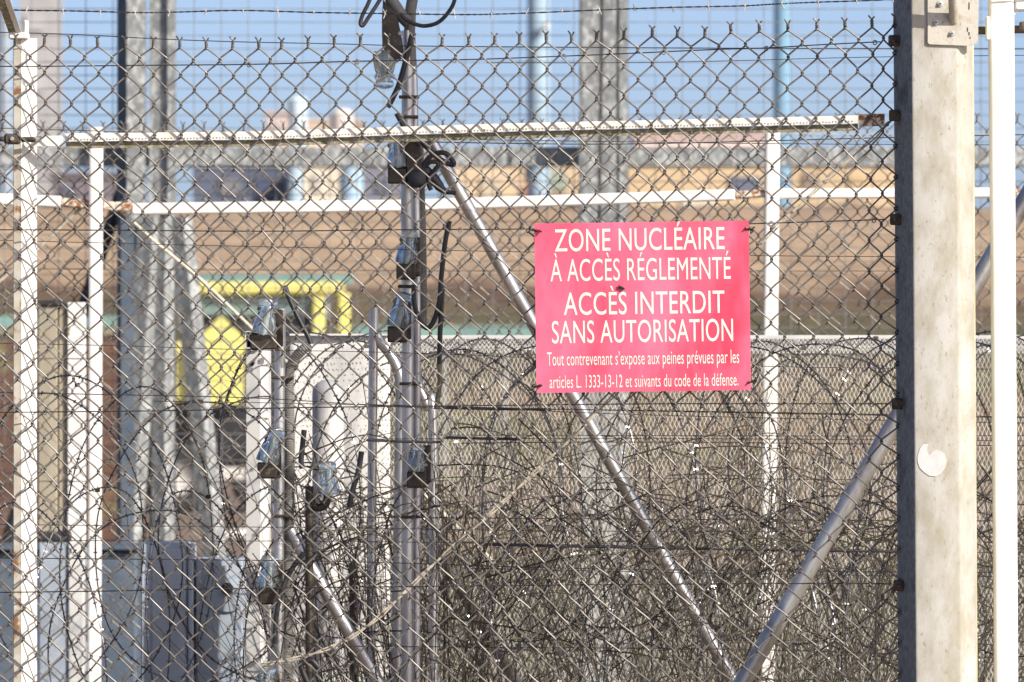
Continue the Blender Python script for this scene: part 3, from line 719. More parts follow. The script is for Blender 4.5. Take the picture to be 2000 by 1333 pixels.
# heavy cream gate post on the right
def gatepost():
    d = 14.92; t = thing('gate_post', 'massive grimy cream steel gate post right of the net, with a bare paint patch', 'post', (P(1835, 0, d).x, d, 0))
    def sec(y):      # outline at photo row y, depth increasing away from the camera
        f = lambda a: pxm(a-1000, d)
        L = lerp(y, [0, 1333], [1752, 1762]); b1 = lerp(y, [0, 1333], [1779, 1788]); r1 = lerp(y, [0, 1333], [1870, 1879]); R = lerp(y, [0, 1333], [1903, 1911])
        return [(f(L), d+.150), (f(L), d+.085), (f(L+2), d+.080), (f(b1-4), d+.012), (f(b1-1.5), d+.004), (f(b1+1.5), d), (f(b1+5), d-.001), (f(r1-5), d-.001), (f(r1), d), (f(r1+3), d+.003), (f(r1+10), d+.013), (f(r1+13), d+.016), (f(R-3), d+.019), (f(R), d+.024), (f(R), d+.150)]
    q = MB(); ys = [-900, 0, 700, 1333]; zg = EYE/(K*d)+666.5; ys.append(zg); n = 15
    for y in ys:
        z = P(0, y, d).z
        for x, yy in sec(y): q.v.append(Vector((x, yy, z)))
    for j in range(len(ys)-1):
        for i in range(n): q.f.append((j*n+i, (j+1)*n+i, (j+1)*n+(i+1) % n, j*n+(i+1) % n))
    q.f.append(tuple(range(n)))
    sh = q.build('shaft', 'cream', t, True); sh.data.materials.append(M['shade_side']); sh.data.materials.append(M['grime'])
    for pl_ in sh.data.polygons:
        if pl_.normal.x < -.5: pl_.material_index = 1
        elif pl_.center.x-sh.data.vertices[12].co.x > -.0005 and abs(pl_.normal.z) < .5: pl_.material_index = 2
    # hinge plate
    q = MB(); pl = [P(x, y, d-.006) for x, y in ((1812, -60), (1812, 84), (1816, 87), (1893, 90), (1910, 86), (1913, -60))]
    q.plate([(p.x, p.z) for p in pl], .006, d-.007); hp = q.build('hinge_plate', 'cream_plate', t)
    for x, y, r in ((1836, 8, 6.5), (1828, 45, 6.5), (1859, 66, 6)):
        q = MB(); c = P(x, y, d-.007); q.lathe([(.0001, .006), (pxm(r*.5, d), .006), (pxm(r*.5, d), .002), (pxm(r, d), .0015), (pxm(r, d), 0)], c, (0, -1, 0), 18)
        b = q.build('bolt', 'galv', hp, True); q = MB(); q.lathe([(.0001, .0066), (pxm(1.6, d), .0066), (pxm(1.7, d), .005)], c, (0, -1, 0), 10); q.build('socket', 'hole', b)
    q = MB()
    for x, y, l in ((1893, 12, 14), (1890, 58, 8), (1893, 66, 6), (1895, 74, 4)): q.box(P(x, y, d-.0075), .0016, .001, pxm(l, d))
    q.build('slot', 'rust_dark', hp)
    # outrigger arm rising towards the camera
    q = MB(); A = P(1864, 46, d-.004); Bd = Vector((-.018, -.16, .16)); q.tube([A, A+Vector((-.001, -.002, .006)), A+Bd*.25, A+Bd, A+Bd*3], [.0065, .0088, .009, .009, .009], 14); q.build('arm', 'cream_plate', t, True)
    # bare patch of paint, irregular outline
    pts = [(1803, 868), (1797, 876), (1792, 890), (1792, 902), (1796, 914), (1805, 923), (1815, 930), (1828, 931), (1838, 925), (1846, 914), (1849, 900), (1845, 888), (1838, 881), (1828, 879), (1820, 884), (1815, 890), (1811, 884), (1810, 876), (1813, 868)]
    for nm, mm, sc, yy in (('patch_edge', 'flake_edge', 1.02, .0016), ('paint_patch', 'flake', 1.0, .0024)):
        q = MB(); pp = [P(1820+(x-1820)*sc, 899+(y-899)*sc, d) for x, y in pts]
        q.plate([(p.x, p.z) for p in pp], .003, d-yy); q.build(nm, mm, t)
    # clamps and hooks along the left edge
    for y in (80, 226, 429, 789, 1144):
        c = P(lerp(y, [0, 1333], [1746, 1758]), y, D1-.012); q = MB(); q.rbox(c, .022, .018, .021, .003); q.rbox(c+Vector((.013, -.008, .001)), .022, .007, .010, .003); q.rbox(c+Vector((.021, .0, .0)), .026, .01, .0085, .003)
        k = q.build('clamp', 'rust_dark', t); q = MB(); q.lathe([(.0001, .003), (.003, .003), (.004, 0)], c+Vector((-.003, -.009, -.001)), (0, -1, 0), 8); q.build('bolt', 'brown_metal', k, True)
    for v in range(0, 44, 2):
        x, z = fnode(66, v); q = MB(); pts = []
        for s in range(11):
            a = s/10*2*PI*1.2; pts.append(Vector((x+.001+.0052*math.cos(a), D1-.0046+.0009*s, z+.0026*math.sin(a)-.001*s/5)))
        q.tube(pts, .0013, 5); q.build('tie', 'dark_wire', t, True)
gatepost()
# gate leaf
def gate():
    d = 14.97; f = lambda a: pxm(a-1000, d); t = thing('gate_leaf', 'bright clean white tubular gate frame at the right edge', 'gate', (f(1956), d, 0))
    q = MB(); ys = [-31.2, 1333, EYE/(K*d)+660]; 
    for y in ys:
        L = lerp(y, [0, 1333], [1932, 1944]); R = lerp(y, [0, 1333], [1981, 1989])
        for x, yy in rrect(f(R)-f(L), .05, .006, 3): q.v.append(Vector(((f(L)+f(R))/2+x, d+.025+yy, P(0, y, d).z)))
    n = 16
    for j in range(2):
        for i in range(n): q.f.append((j*n+i, j*n+(i+1) % n, (j+1)*n+(i+1) % n, (j+1)*n+i))
    q.build('stile', 'gate_paint', t, True)
    q = MB(); a = P(1982, -35, d); b = P(3400, -35, d); q.rbox(((a.x+b.x)/2, d+.024, P(0, -5, d).z), b.x-a.x, .048, pxm(52, d), .003); q.build('top_rail', 'gate_paint', t)
    g_ = [P(1979, 18, d), P(1979, 34, d), P(1990, 18, d)]; q = MB(); q.plate([(p.x, p.z) for p in g_], .03, d+.008); q.build('gusset', 'gate_paint', t)
    q = MB(); q.rbox(P(1928.5, 56, d+.01), pxm(7, d), .03, pxm(46, d), .002); q.build('hinge_leaf', 'gate_paint', t)
    q = MB(); q.tube([P(1903, 60, d+.03), P(1940, 60, d+.03)], pxm(8, d), 14); q.tube([P(1978, 58, d+.03), P(2020, 58, d+.03)], pxm(8, d), 14); q.rbox(P(1999, 54, d+.02), pxm(16, d), .02, pxm(22, d), .003)
    q.build('hinge_pin', 'rust_dark', t, True)
    # brace strut: passes behind the gate post
    q = MB(); A = P(1380, 1452, 15.42); B = P(2060, 292, 15.42); A = B+(A-B)*1.55; q.tube([A, B], pxm(17, 15.4), 26)
    tag(q.build('raking_strut', 'pipe', smooth=True), 'thick galvanised tube raking up to the right behind the gate post', 'strut')
gate()

# twisted stay wire across the bay
q = MB(); base = smooth([P(x, y, D1+.02) for x, y in ((1738, 238), (1700, 275), (1500, 460), (1300, 668), (1150, 822), (1000, 965), (850, 1100), (720, 1222), (620, 1275), (510, 1300))], 14)
for s in (0, PI):
    q.tube([p+Vector((math.cos(s+i*.42), 0, math.sin(s+i*.42)))*.0025 for i, p in enumerate(base)], .0018, 6)
tag(q.build('stay_wire', 'thread', smooth=True), 'pale twisted stay wire slanting from the gate post down to the lower left', 'wire')

# ================================================================== warning sign
def sign():
    d = D1-.022; ang = math.radians(.82); c = P(1255.2, 599.6, d); w, h = pxm(419, d), pxm(331, d)
    t = thing('warning_sign', 'faded red enamel sign with cream French lettering tied to the front net', 'sign', (c.x, d, c.z-h/2))
    R = Matrix.Rotation(-ang, 3, 'Y')
    def warp(x, z): return .0025*math.cos(x/w*PI)-.0018*math.sin(z/h*3+1)+.0016*math.sin(x*11)
    q = MB(); nx, nz = 40, 30
    for side in (0, 1):
        for j in range(nz+1):
            for i in range(nx+1):
                x = -w/2+w*i/nx; z = -h/2+h*j/nz; v = R @ Vector((x, 0, z)); q.v.append(Vector((c.x+v.x, d-warp(x, z)+side*.0012, c.z+v.z)))
    N = (nx+1)*(nz+1); W1 = nx+1
    for j in range(nz):
        for i in range(nx):
            a = j*W1+i; q.f.append((a, a+1, a+W1+1, a+W1)); q.f.append((N+a, N+a+W1, N+a+W1+1, N+a+1))
    rim = [i for i in range(W1)]+[j*W1+nx for j in range(1, nz+1)]+[nz*W1+i for i in range(nx-1, -1, -1)]+[j*W1 for j in range(nz-1, 0, -1)]
    for k in range(len(rim)): a, b = rim[k], rim[(k+1) % len(rim)]; q.f.append((a, N+a, N+b, b))
    q.build('panel', 'sign', t, True)
    lines = [('ZONE NUCLÉAIRE', 1085, 1417, 489, 44.5, .003), ('À ACCÈS RÉGLEMENTÉ', 1076, 1428, 547.5, 44.5, 0), ('ACCÈS INTERDIT', 1101, 1415, 613.5, 45, .003),
             ('SANS AUTORISATION', 1077, 1431, 668.5, 45, .002), ('Tout contrevenant s’expose aux peines prévues par les', 1067, 1442, 712, 27, 0), ('articles L. 1333-13-12 et suivants du code de la défense.', 1071, 1440, 756, 25.5, 0)]
    for (txt, x0, x1, yb, cap, off) in lines:
        cu = bpy.data.curves.new('lettering', 'FONT'); cu.body = txt; cu.size = 1; cu.resolution_u = 5; cu.extrude = 0; cu.space_character = 1.03
        cu.offset = off
        ob = bpy.data.objects.new('lettering', cu); COL.objects.link(ob); bpy.context.view_layer.update()
        me = bpy.data.meshes.new_from_object(ob.evaluated_get(bpy.context.evaluated_depsgraph_get()))
        bpy.data.objects.remove(ob); bpy.data.curves.remove(cu)
        xs = [v.co.x for v in me.vertices]; a, b = min(xs), max(xs)
        caph = .712            # cap height of the built-in face
        sx = pxm(x1-x0, d)/(b-a); sz = pxm(cap, d)/caph
        z0 = -(yb-599.6)*K*d; xx0 = ((x0+x1)/2-1255.2)*K*d-pxm(x1-x0, d)/2
        root = Vector((c.x, d, c.z-h/2))
        for v in me.vertices:
            x = xx0+(v.co.x-a)*sx; z = z0+v.co.y*sz; r = R @ Vector((x, 0, z))
            v.co = Vector((c.x+r.x, d-warp(x, z)-.0007, c.z+r.z))-root
        me.materials.clear(); me.materials.append(M['letters'])
        o = bpy.data.objects.new('lettering', me); COL.objects.link(o); o.parent = t
        o['label'] = 'cream line reading '+txt[:28].strip()
    # wire ties
    for (x, y, ex, ey) in ((1056, 452, 1034, 449), (1456, 446, 1470, 450), (1057, 753, 1040, 757), (1460, 748, 1476, 744), (1218, 564, 1208, 560)):
        q = MB(); A = P(x, y, d-.004); B = P(ex, ey, d+.004 if x != 1218 else d-.004); n = 14
        for s in (0, PI):
            q.tube([A+(B-A)*(k/n)+Vector((0, math.cos(s+k*1.0), math.sin(s+k*1.0)))*.0018 for k in range(n+1)], .0011, 5)
        if x != 1218:
            q.tube([B+Vector((.004*math.cos(a*.7), .003*math.sin(a*.7), .006*math.sin(a*.7+1))) for a in range(11)], .0012, 5)
        q.tube([A+Vector((0, .003, 0)), A+Vector((.001, -.003, -.001))], .0016, 6)
        q.build('wire_tie', 'dark_wire', t, True)
sign()

# ================================================================== electric fence poles, d ~ 15.9
DE = 15.9
def glass_insulator(par, px, py, sc=1.0, tilt=(0, 0, 1), d=DE-.03, bracket=True, bw=38, bh=32, plate=None):
    """bell insulator: photo position of its middle; skirt downwards."""
    h = pxm(66, d)*sc; r = pxm(22, d)*sc; c = P(px, py, d); ax = Vector(tilt).normalized(); b = c-ax*h/2
    o = [(.98, 0), (1.0, .05), (.94, .25), (.86, .42), (.78, .52), (.70, .58), (.76, .62), (.86, .66), (.86, .71), (.74, .75), (.70, .79), (.76, .84), (.78, .89), (.70, .95), (.44, .985), (.02, 1)]
    inn = [(.02, .80), (.34, .78), (.38, .5), (.55, .42), (.74, .24), (.84, .06), (.98, 0)]
    q = MB(); q.lathe([(a*r, z*h) for a, z in inn]+[(a*r, z*h) for a, z in o[1:]], b, ax, 28)
    q2 = MB(); ins = q.build('insulator', 'glass', par, True)
    q2.tube([b-ax*.004, b+ax*h*.76], r*.30, 10); q2.build('pin', 'galv', ins, True)
    if bracket:
        q = MB(); cb = b-Vector((0, 0, pxm(bh, d)/2)); q.rbox(cb+Vector((0, .012, 0)), pxm(bw, d), .04, pxm(bh, d), .003)
        q.rbox(cb+Vector((pxm(bw, d)*.48, .018, pxm(bh*.9, d))), pxm(bw*.5, d), .02, pxm(bh*2.4, d), .002)
        br = q.build('bracket', 'brown_metal', ins)
        q = MB(); q.lathe([(.0001, .003), (.0025, .003), (.003, 0)], cb+Vector((pxm(bw*.48, d), .008, pxm(bh*.9, d))), (0, -1, 0), 10); q.build('bolt', 'bright_wire', br, True)
def ribbed(q, pts, r, n=14):
    pts = smooth(pts, 24); L = 0; out = []; rs = []
    for i in range(len(pts)-1):
        seg = (pts[i+1]-pts[i]).length; m = max(1, int(seg/.0008))
        for k in range(m):
            out.append(pts[i]+(pts[i+1]-pts[i])*k/m); rs.append(r*(1 if (len(out)//2) % 2 else .90))
    q.tube(out, rs, n)
def poles():
    zg = EYE/(K*DE)+666.5
    # ---- tall pole
    t = thing('electric_fence_pole', 'tall galvanised pole carrying five glass insulators, grey conduit strapped to it', 'pole', (P(797, 0, DE).x, DE, 0))
    q = MB(); q.tube([P(796, zg, DE), P(796, 640, DE), P(794, 330, DE), P(797, 120, DE), P(796, 60, DE)], pxm(11.5, DE), 24); q.build('pipe', 'pipe', t, True)
    q = MB(); q.tube([P(813, zg, DE+.02), P(814, 500, DE+.02), P(808, 160, DE+.02), P(806, 118, DE+.02)], pxm(8, DE), 18); q.build('pipe', 'pipe', t, True)
    q = MB(); ribbed(q, [P(824, 640, DE+.03), P(823, 500, DE+.03), P(820, 380, DE+.03), P(816, 270, DE+.03)], pxm(11, DE)); q.build('conduit', 'conduit', t, True)
    q = MB(); q.tube([P(812, -40, DE), P(802, 20, DE), P(800, 60, DE), P(803, 130, DE)], pxm(11, DE), 18); q.tube([P(752, -40, DE-.02), P(764, 0, DE-.02), P(786, 34, DE-.02), P(798, 46, DE-.02)], pxm(12, DE), 18); q.build('head_tube', 'conduit', t, True)
    for x, y, w in ((799, 190, 40), (800, 229, 34), (797, 560, 40), (800, 750, 40), (800, 1010, 40)):
        q = MB(); q.rbox(P(x, y, DE), pxm(w, DE), .036, pxm(6, DE), .002); q.build('strap', 'rust_dark', t)
    # folded head bracket in brown steel
    q = MB(); pp = [P(x, y, DE-.035) for x, y in ((748, 0), (775, 28), (782, 60), (786, 84), (790, 112), (772, 118), (756, 104), (747, 92), (746, 60), (746, 40))]
    q.plate([(p.x, p.z) for p in pp], .02, DE-.045); hb = q.build('head_bracket', 'brown_metal', t)
    q = MB(); q.lathe([(.0001, .004), (.003, .004), (.0055, 0)], P(781, 66, DE-.045), (0, -1, 0), 12); q.build('bolt', 'galv', hb, True)
    q = MB(); pp = [P(x, y, DE-.03) for x, y in ((793, 250), (818, 250), (826, 345), (796, 350))]; q.plate([(p.x, p.z) for p in pp], .012, DE-.04); q.build('side_bracket', 'brown_metal', t)
    glass_insulator(t, 751, 138, 1.08, (0, -.15, -1), bracket=False)
    glass_insulator(t, 775, 296, .95, (-.05, 0, 1), plate=1); glass_insulator(t, 797, 482, 1.0, (.12, 0, 1)); glass_insulator(t, 783, 604, 1.04, (.22, -.1, 1)); glass_insulator(t, 815, 895, .8, (.05, 0, 1))
    # connector cluster
    q = MB(); R1 = random.Random(9)
    q.tube(smooth([P(x, y, DE-.03) for x, y in ((800, 250), (830, 285), (858, 310), (880, 322), (886, 318), (870, 300), (846, 302), (828, 322), (824, 345))], 6), pxm(5, DE), 8)
    q.tube(smooth([P(x, y, DE-.03) for x, y in ((812, 345), (838, 318), (856, 322), (836, 350), (842, 372))], 6), pxm(4.5, DE), 8)
    q.tube(smooth([P(x, y, DE-.02) for x, y in ((826, 330), (848, 352), (866, 372), (890, 378))], 5), [pxm(a, DE) for a in (11, 12, 12, 12, 12, 12, 11, 10, 10, 8, 7, 6, 5, 4, 4, 4)], 9)
    q.rbox(P(815, 350, DE-.035), pxm(34, DE), .04, pxm(34, DE), .004)
    q.build('connector', 'black', t, True)
    # raking strut of the tall pole
    q = MB(); A = P(838, 270, DE+.06); B = P(1185, 890, DE+.18); q.tube([A, A+(B-A)*(A.z/(A.z-B.z))], pxm(13, DE), 22); q.build('strut', 'pipe', t, True)
    # ---- short pole
    t2 = thing('electric_fence_pole', 'shorter electric fence pole with ribbed conduit, beside the open square post', 'pole', (P(546, 0, DE).x, DE, 0))
    q = MB(); q.tube([P(542, zg, DE), P(545, 900, DE), P(548, 603, DE)], pxm(10.5, DE), 24); q.build('pipe', 'pipe', t2, True)
    q = MB(); ribbed(q, [P(560, 1340, DE+.02), P(566, 900, DE+.02), P(564, 745, DE+.02), P(574, 705, DE+.01), P(590, 685, DE), P(606, 672, DE)], pxm(10.5, DE)); q.build('conduit', 'conduit', t2, True)
    q = MB(); q.tube([P(562, zg, DE+.035), P(564, 960, DE+.035)], pxm(8, DE), 14); q.build('pipe', 'pipe', t2, True)
    glass_insulator(t2, 520, 618, 1.08, (.15, 0, 1), bw=52, bh=30); glass_insulator(t2, 531, 870, 1.05, (.28, 0, 1)); glass_insulator(t2, 526, 1116, 1.0, (.06, 0, 1)); glass_insulator(t2, 520, 1334, 1.0, (.06, 0, 1))
    for y in (738, 1008):
        q = MB(); q.rbox(P(552, y, DE+.005), pxm(44, DE), .04, pxm(6, DE), .002); q.build('strap', 'rust_dark', t2)
    q = MB(); A = P(566, 1036, DE+.02); B = P(720, 1300, DE+.02); q.tube([A, A+(B-A)*(A.z/(A.z-B.z))], pxm(12.5, DE), 22); q.build('strut', 'pipe', t2, True)
    # side arm insulator
    t3 = thing('insulator_stand', 'single glass insulator on a curved brown bracket, right of the shorter pole', 'insulator', (P(640, 0, DE).x, DE, 0))
    glass_insulator(t3, 641, 934, 1.0, (-.04, 0, 1), bracket=False)
    q = MB(); q.tube(smooth([P(x, y, DE) for x, y in ((640, 966), (636, 985), (622, 992), (610, 985), (604, 960))], 5), pxm(8, DE), 12); q.tube([P(604, 950, DE), P(606, zg, DE)], pxm(8, DE), 12); q.build('bracket', 'brown_metal', t3, True)
    # ---- loose pipes
    d = 16.1; zg = EYE/(K*d)+666.5
    def pipe(pts, w, lab, n=20, mm='pipe', nm='pipe', cat='pipe', grp=None):
        q = MB(); q.tube(pts, pxm(w, d), n); o = q.build(nm, mm, smooth=True); tag(o, lab, cat, grp); return o
    pipe([P(718, zg, d), P(727, 900, d), P(730, 601, d)], 9, 'slim straight upright pipe with an open top, left of the tall pole')
    pipe(smooth([P(735, 655, d), P(742, 668, d), P(760, 690, d), P(776, 720, d), P(783, 765, d), P(781, 900, d), P(775, 1333, d), P(772, zg, d)], 6), 10.5, 'upright pipe whose top bends over to the left', nm='bent_pipe')
    pipe(smooth([P(806, 700, d+.1), P(820, 760, d+.1), P(835, 800, d+.1), P(846, 900, d+.1), P(846, zg, d+.1)], 6), 9, 'galvanised pipe bending down behind the base of the tall pole', nm='bent_pipe')
    A = P(836, 1050, d+.2); B = P(952, 1240, d+.75); pipe([A, A+(B-A)*(A.z/(A.z-B.z))], 12, 'short raking pipe between the tall pole and the dense brambles', nm='raking_pipe', mm='dull_pipe')
    pipe([P(690, 1100, d+.2), P(700, zg, d+.2)], 9, 'low brownish pipe left of the bent pipe', mm='brown_metal')
    # ---- cables
    def cable(pts, w, lab, dd=DE-.06, mm='black', taper=None):
        q = MB(); pp = smooth([P(x, y, dd) for x, y in pts], 8); q.tube(pp, pxm(w, dd), 9); tag(q.build('cable', mm, smooth=True), lab, 'cable')
    cable([(730, -40), (722, 0), (708, 30), (704, 46), (709, 50), (720, 34), (742, 0), (762, -40)], 4, 'black cable looping down in a narrow V at the top left of the tall pole')
    cable([(782, 26), (792, 38), (812, 48), (832, 51), (856, 44), (876, 24), (888, 0), (892, -40)], 4, 'black cable sagging in a wide curve right of the pole head')
    cable([(804, 70), (799, 92), (790, 128), (778, 168), (764, 198), (757, 210)], 5.5, 'black cable slanting behind the topmost insulator')
    cable([(774, 222), (786, 244), (804, 268), (820, 285)], 4.5, 'short black cable end above the top rail')
    cable([(878, 432), (870, 470), (862, 540), (858, 590), (848, 625), (836, 641), (824, 632), (812, 606), (808, 580), (809, 556)], 5, 'black cable hanging in a U right of the tall pole')
    cable([(864, 566), (860, 640), (858, 712)], 5, 'straight black cable hanging beside the U-shaped one')
    cable([(858, 712), (859, 750), (852, 800)], 5, 'yellowish sleeve below the straight black cable', mm='mossy')
    cable([(556, 558), (564, 580), (574, 604), (590, 636), (602, 658), (607, 672)], 5, 'black cable entering the ribbed conduit bend')
    cable([(594, 840), (591, 870), (588, 900), (590, 916)], 5.5, 'short thick black cable between the pole and the lone insulator')
    cable([(594, 1080), (570, 1112), (552, 1150), (540, 1200), (537, 1258)], 5, 'black cable curving down across the lower part of the shorter pole')
    cable([(706, 882), (700, 920), (688, 960), (682, 992)], 5.5, 'thick black cable slanting between the slim pipe and the insulator')
    cable([(600, 1333), (588, 1300), (606, 1290), (620, 1302)], 6, 'black cable hump at the bottom edge of the picture')
    # ---- electric wires
    W_ = [([(-60, 62), (150, 68), (300, 76), (460, 82), (650, 86), (800, 90), (1000, 92), (1500, 95), (2060, 96)], 'topmost electric wire, level with the twisted tips'),
          ([(950, 123), (1300, 122), (1700, 112), (2060, 108)], 'electric wire just under the topmost one at the right'),
          ([(-60, 249), (180, 256), (600, 268), (1000, 274), (1500, 281), (2060, 284)], 'electric wire running along the white top rail'),
          ([(800, 277), (1200, 282), (1700, 270), (2060, 262)], 'electric wire just under the white top rail'),
          ([(-60, 468), (200, 475), (500, 482), (800, 488), (1000, 492), (1500, 500), (2060, 503)], 'electric wire at the height of the top of the red sign'),
          ([(-60, 670), (200, 675), (500, 684), (800, 690), (1500, 716), (2060, 722)], 'electric wire at the height of the upper row of razor coils'),
          ([(-60, 766), (200, 771), (500, 778), (800, 796), (1100, 800), (1500, 806), (2060, 816)], 'electric wire just below the red sign'),
          ([(300, 784), (560, 788), (900, 796), (1300, 812), (2060, 828)], 'second electric wire just below the red sign'),
          ([(840, 850), (1200, 851), (1700, 852), (2060, 851)], 'electric wire through the upper brambles'),
          ([(560, 1010), (900, 1012), (1500, 1016), (2060, 1018)], 'electric wire at the top of the lower razor coils'),
          ([(-60, 1024), (300, 1028), (700, 1032), (1200, 1038), (2060, 1040)], 'electric wire crossing just above the plain cabinet'),
          ([(-60, 1055), (300, 1057), (700, 1058), (1200, 1066), (1700, 1078), (2060, 1080)], 'electric wire along the top of the plain cabinet'),
          ([(-60, 1090), (300, 1093), (700, 1098), (1200, 1112), (2060, 1120)], 'electric wire below the top of the plain cabinet'),
          ([(700, 790), (1200, 802), (2060, 818)], 'electric wire level with the bottom corners of the red sign'),
          ([(700, 858), (1300, 857), (2060, 862)], 'electric wire just below the one through the upper brambles'),
          ([(900, 866), (1300, 864), (2060, 872)], 'third of the close wires through the upper brambles'),
          ([(1000, 932), (1500, 936), (2060, 940)], 'single electric wire midway down the brambles'),
          ([(900, 1110), (1500, 1122), (2060, 1128)], 'electric wire over the pinkish ground behind the brambles'),
          ([(560, 1262), (1000, 1265), (1500, 1270), (2060, 1290)], 'lowest electric wire in the brambles')]
    for k, (w, lab) in enumerate(W_):
        dd = DE-.07+(k % 3)*.02; q = MB(); q.tube(smooth([P(x, y, dd) for x, y in w], 5), .00075 if k % 3 else .001, 5)
        tag(q.build('electric_wire', 'dark_wire', smooth=True), lab, 'wire', 'electric wires')
poles()
def bars():
    for (x0, x1, y0, y1, d, lab) in ((716, 862, 860, 864, 15.75, 'short dark twin bar across the base of the bent pipes'), (868, 1075, 797, 800, 15.8, 'dark bar just left of and below the red sign'),
                                     (940, 1760, 1064, 1078, 15.8, 'long dark bar through the lower brambles'), (868, 1010, 854, 858, 15.8, 'dark blue bar in the brambles right of the tall pole')):
        q = MB(); q.tube([P(x0, y0, d), P((x0+x1)/2, (y0+y1)/2+1, d), P(x1, y1, d)], .0026, 8); tag(q.build('tie_bar', 'razor', smooth=True), lab, 'bar')
bars()

# ================================================================== razor wire
RW = random.Random(17)
def razor_path(q, qb, pts, rw=.0016):
    pts = [Vector(p) for p in pts]; q.tube(pts, rw, 5); acc = 0; k = 0
    for i in range(len(pts)-1):
        seg = pts[i+1]-pts[i]; L = seg.length
        if L < 1e-6: continue
        tdir = seg/L
        while acc < L:
            p = pts[i]+tdir*acc; k += 1
            a = tdir.cross(Vector((0, 1, 0)));  a = a.normalized() if a.length > .1 else Vector((1, 0, 0))
            b = tdir.cross(a); th = RW.uniform(-.5, .5)+(PI/2 if (k//2) % 2 else 0); nn = a*math.cos(th)+b*math.sin(th); oo = tdir.cross(nn)
            hl = RW.uniform(.0038, .0055); hw = .0016; tk = .0004
            vs = [p+nn*s1*hl*(1 if s2 > 0 else .8)+tdir*s2*hw+oo*s3*tk for s1 in (-1, 1) for s2 in (-1, 1) for s3 in (-1, 1)]
            qb.add(vs, [(0, 1, 3, 2), (4, 6, 7, 5), (0, 4, 5, 1), (2, 3, 7, 6), (0, 2, 6, 4), (1, 5, 7, 3)])
            acc += .0075 if k % 2 else .0205
        acc -= L
def loop(cx, cz, cy, R, yaw, sq=1.0, a0=0, a1=2*PI, n=64, lean=0, wob=.03):
    ph = [RW.uniform(0, 6) for _ in range(4)]; out = []
    for k in range(n+1):
        a = a0+(a1-a0)*k/n; rr = R*(1+wob*math.sin(2*a+ph[0])+wob*.6*math.sin(3*a+ph[1])+wob*.3*math.sin(7*a+ph[2]))
        u, z = rr*math.sin(a), rr*math.cos(a)*sq
        out.append(Vector((cx+u*math.cos(yaw)+lean*z, cy+u*math.sin(yaw)+.02*math.sin(a*2+ph[3]), cz+z)))
    return out
def coil(label, x0, x1, step, ytop, Rpx, d, yaws, phase=0):
    t = thing('razor_wire_coil', label, 'razor wire', (P((x0+x1)/2, 0, d).x, d, max(0, P(0, ytop+2*Rpx, d).z)), 'coils of razor wire')
    qs, qb, qc = MB(), MB(), MB(); x = x0; k = phase
    while x <= x1:
        R = pxm(Rpx*RW.uniform(.93, 1.06), d); c = P(x+RW.uniform(-12, 12), ytop+Rpx+RW.uniform(-14, 14), d); yaw = math.radians(yaws[k % len(yaws)]+RW.uniform(-7, 7))
        razor_path(qs, qb, loop(c.x, c.z, d, R, yaw, 1.0, lean=RW.uniform(-.12, .12)))
        if k % 2:
            tp = c+Vector((0, 0, R)); qc = MB(); qc.box(tp+Vector((0, -.004, -.004)), .010, .010, .008); qc.build('clip', 'rust_dark', t)
        x += step*RW.uniform(.8, 1.2); k += 1
    qs.build('core_wire', 'razor', t, True); qb.build('barb', 'barb', t)
Y6 = (40, -54, 58, -36, 64, -45)
coil('upper razor wire coil right of the tall pole, its arcs level with the screen top', 840, 2060, 66, 664, 300, 16.5, Y6)
coil('upper razor wire coil left of the tall pole, with wide arcs over the white sheet', 560, 860, 82, 660, 290, 16.55, (38, -62, 50, -40), 1)
coil('left razor wire coil hanging lower, over the cabinets and the second white post', 60, 540, 112, 768, 300, 16.5, (48, -52, 64, -38), 0)
coil('lower razor wire coil along the foot of the whole bay', 60, 2060, 112, 972, 310, 16.2, (-55, 60, -42, 66), 0)
coil('lower razor wire coil behind the first one, deep in the brambles', 620, 2060, 80, 1010, 320, 17.1, (58, -66, 50, -48), 1)

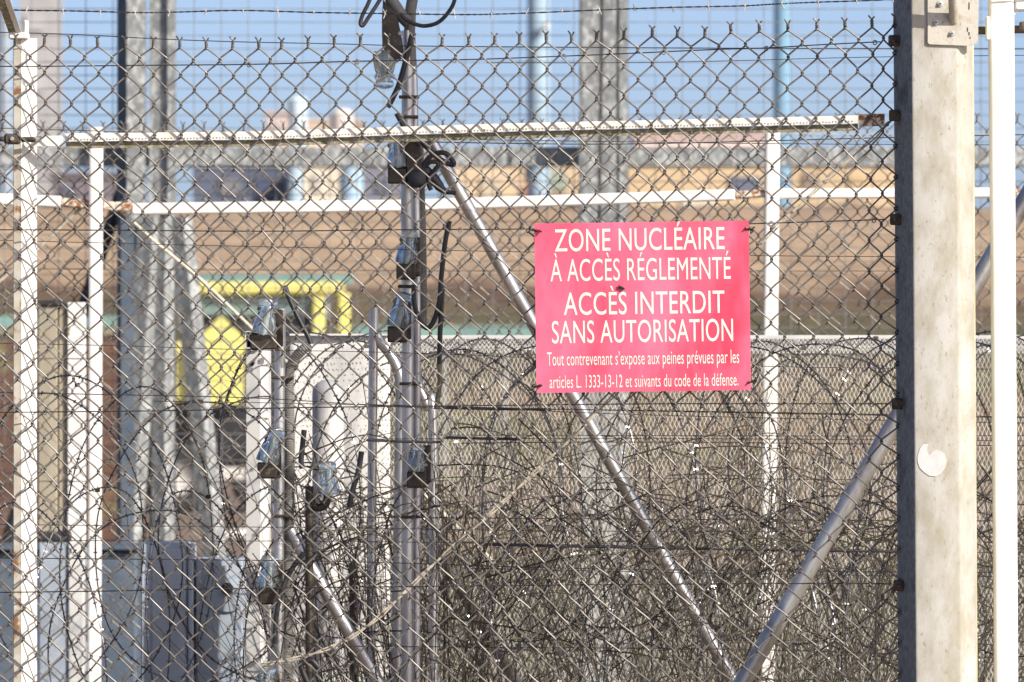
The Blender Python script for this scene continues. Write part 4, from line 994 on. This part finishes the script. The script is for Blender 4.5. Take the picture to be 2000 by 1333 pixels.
# ================================================================== dry brambles (uncountable)
def brambles():
    R1 = random.Random(33); ql, qd = MB(), MB()
    def stem(q, x, y, h, lean, r, d0):
        n = 11; ph = R1.uniform(0, 6); pts = []; rs = []; arch = R1.uniform(-.25, .75)*(1 if lean > 0 else -1)
        for k in range(n+1):
            f = k/n; z = h*(f-.12*max(0, f-.6)**1.2*abs(arch)*4)
            pts.append(Vector((x+lean*f*h*.55+arch*.20*f**3*h+.010*math.sin(7*f+ph), y+.06*math.sin(2.6*f+ph)*f, z))); rs.append(r*(1-.6*f))
        q.tube(pts, rs, 5)
        for b in range(R1.randint(1, 4)):
            i = R1.randint(5, n-1); p = pts[i]; dv = Vector((R1.uniform(-1, 1), R1.uniform(-.3, .3), R1.uniform(.1, 1))).normalized(); L = R1.uniform(.05, .20)
            q.tube([p, p+dv*L*.5+Vector((0, 0, .01)), p+dv*L+Vector((0, 0, -.008))], [rs[i]*.7, rs[i]*.55, rs[i]*.3], 4)
    for k in range(400):
        px = R1.choice((R1.uniform(590, 2060), R1.uniform(820, 1900), R1.uniform(840, 1760))); d = R1.uniform(15.6, 17.6)
        top = R1.choice((R1.uniform(790, 1000), R1.uniform(700, 900), R1.uniform(900, 1150)))
        if px < 840: top = R1.uniform(800, 1200)
        h = P(0, top, d).z; q = ql if R1.random() < .34 else qd
        stem(q, P(px, 0, d).x, d, h, R1.gauss(0, .42), R1.uniform(.0010, .0027), d)
    for k in range(90):
        px = R1.gauss(800, 45); d = R1.uniform(15.95, 16.9); top = R1.uniform(770, 1100)
        stem(ql if R1.random() < .3 else qd, P(px, 0, d).x, d, P(0, top, d).z, R1.gauss(0, .12), R1.uniform(.0012, .0030), d)
    # arching canes and fine tangle
    for k in range(420):
        px = R1.uniform(600, 2050); py = R1.uniform(860, 1420); d = R1.uniform(15.5, 17.5)
        if R1.random() < .4: py = R1.gauss(1075, 55)
        c = P(px, py, d); a = R1.uniform(-1.2, 1.2); L = R1.uniform(.08, .34); dv = Vector((math.cos(a), R1.uniform(-.3, .3), math.sin(a))); bow = R1.uniform(-.05, .05)
        pts = [c+dv*L*(f-.5)+Vector((bow*math.sin(f*PI), 0, abs(bow)*math.sin(f*PI))) for f in (0, .2, .4, .6, .8, 1)]
        (ql if R1.random() < .3 else qd).tube(pts, [.0016, .0016, .0014, .0012, .001, .0006], 4)
    t = thing('dry_brambles', 'dense tangle of dead brambles and dry stalks growing up through the razor wire', 'brambles', (P(1350, 0, 16.8).x, 16.8, 0)); t['kind'] = 'stuff'
    a = ql.build('pale_stems', 'stem', t, True); b = qd.build('dark_stems', 'stem_dark', t, True)
    a['kind'] = 'stuff'; b['kind'] = 'stuff'
brambles()
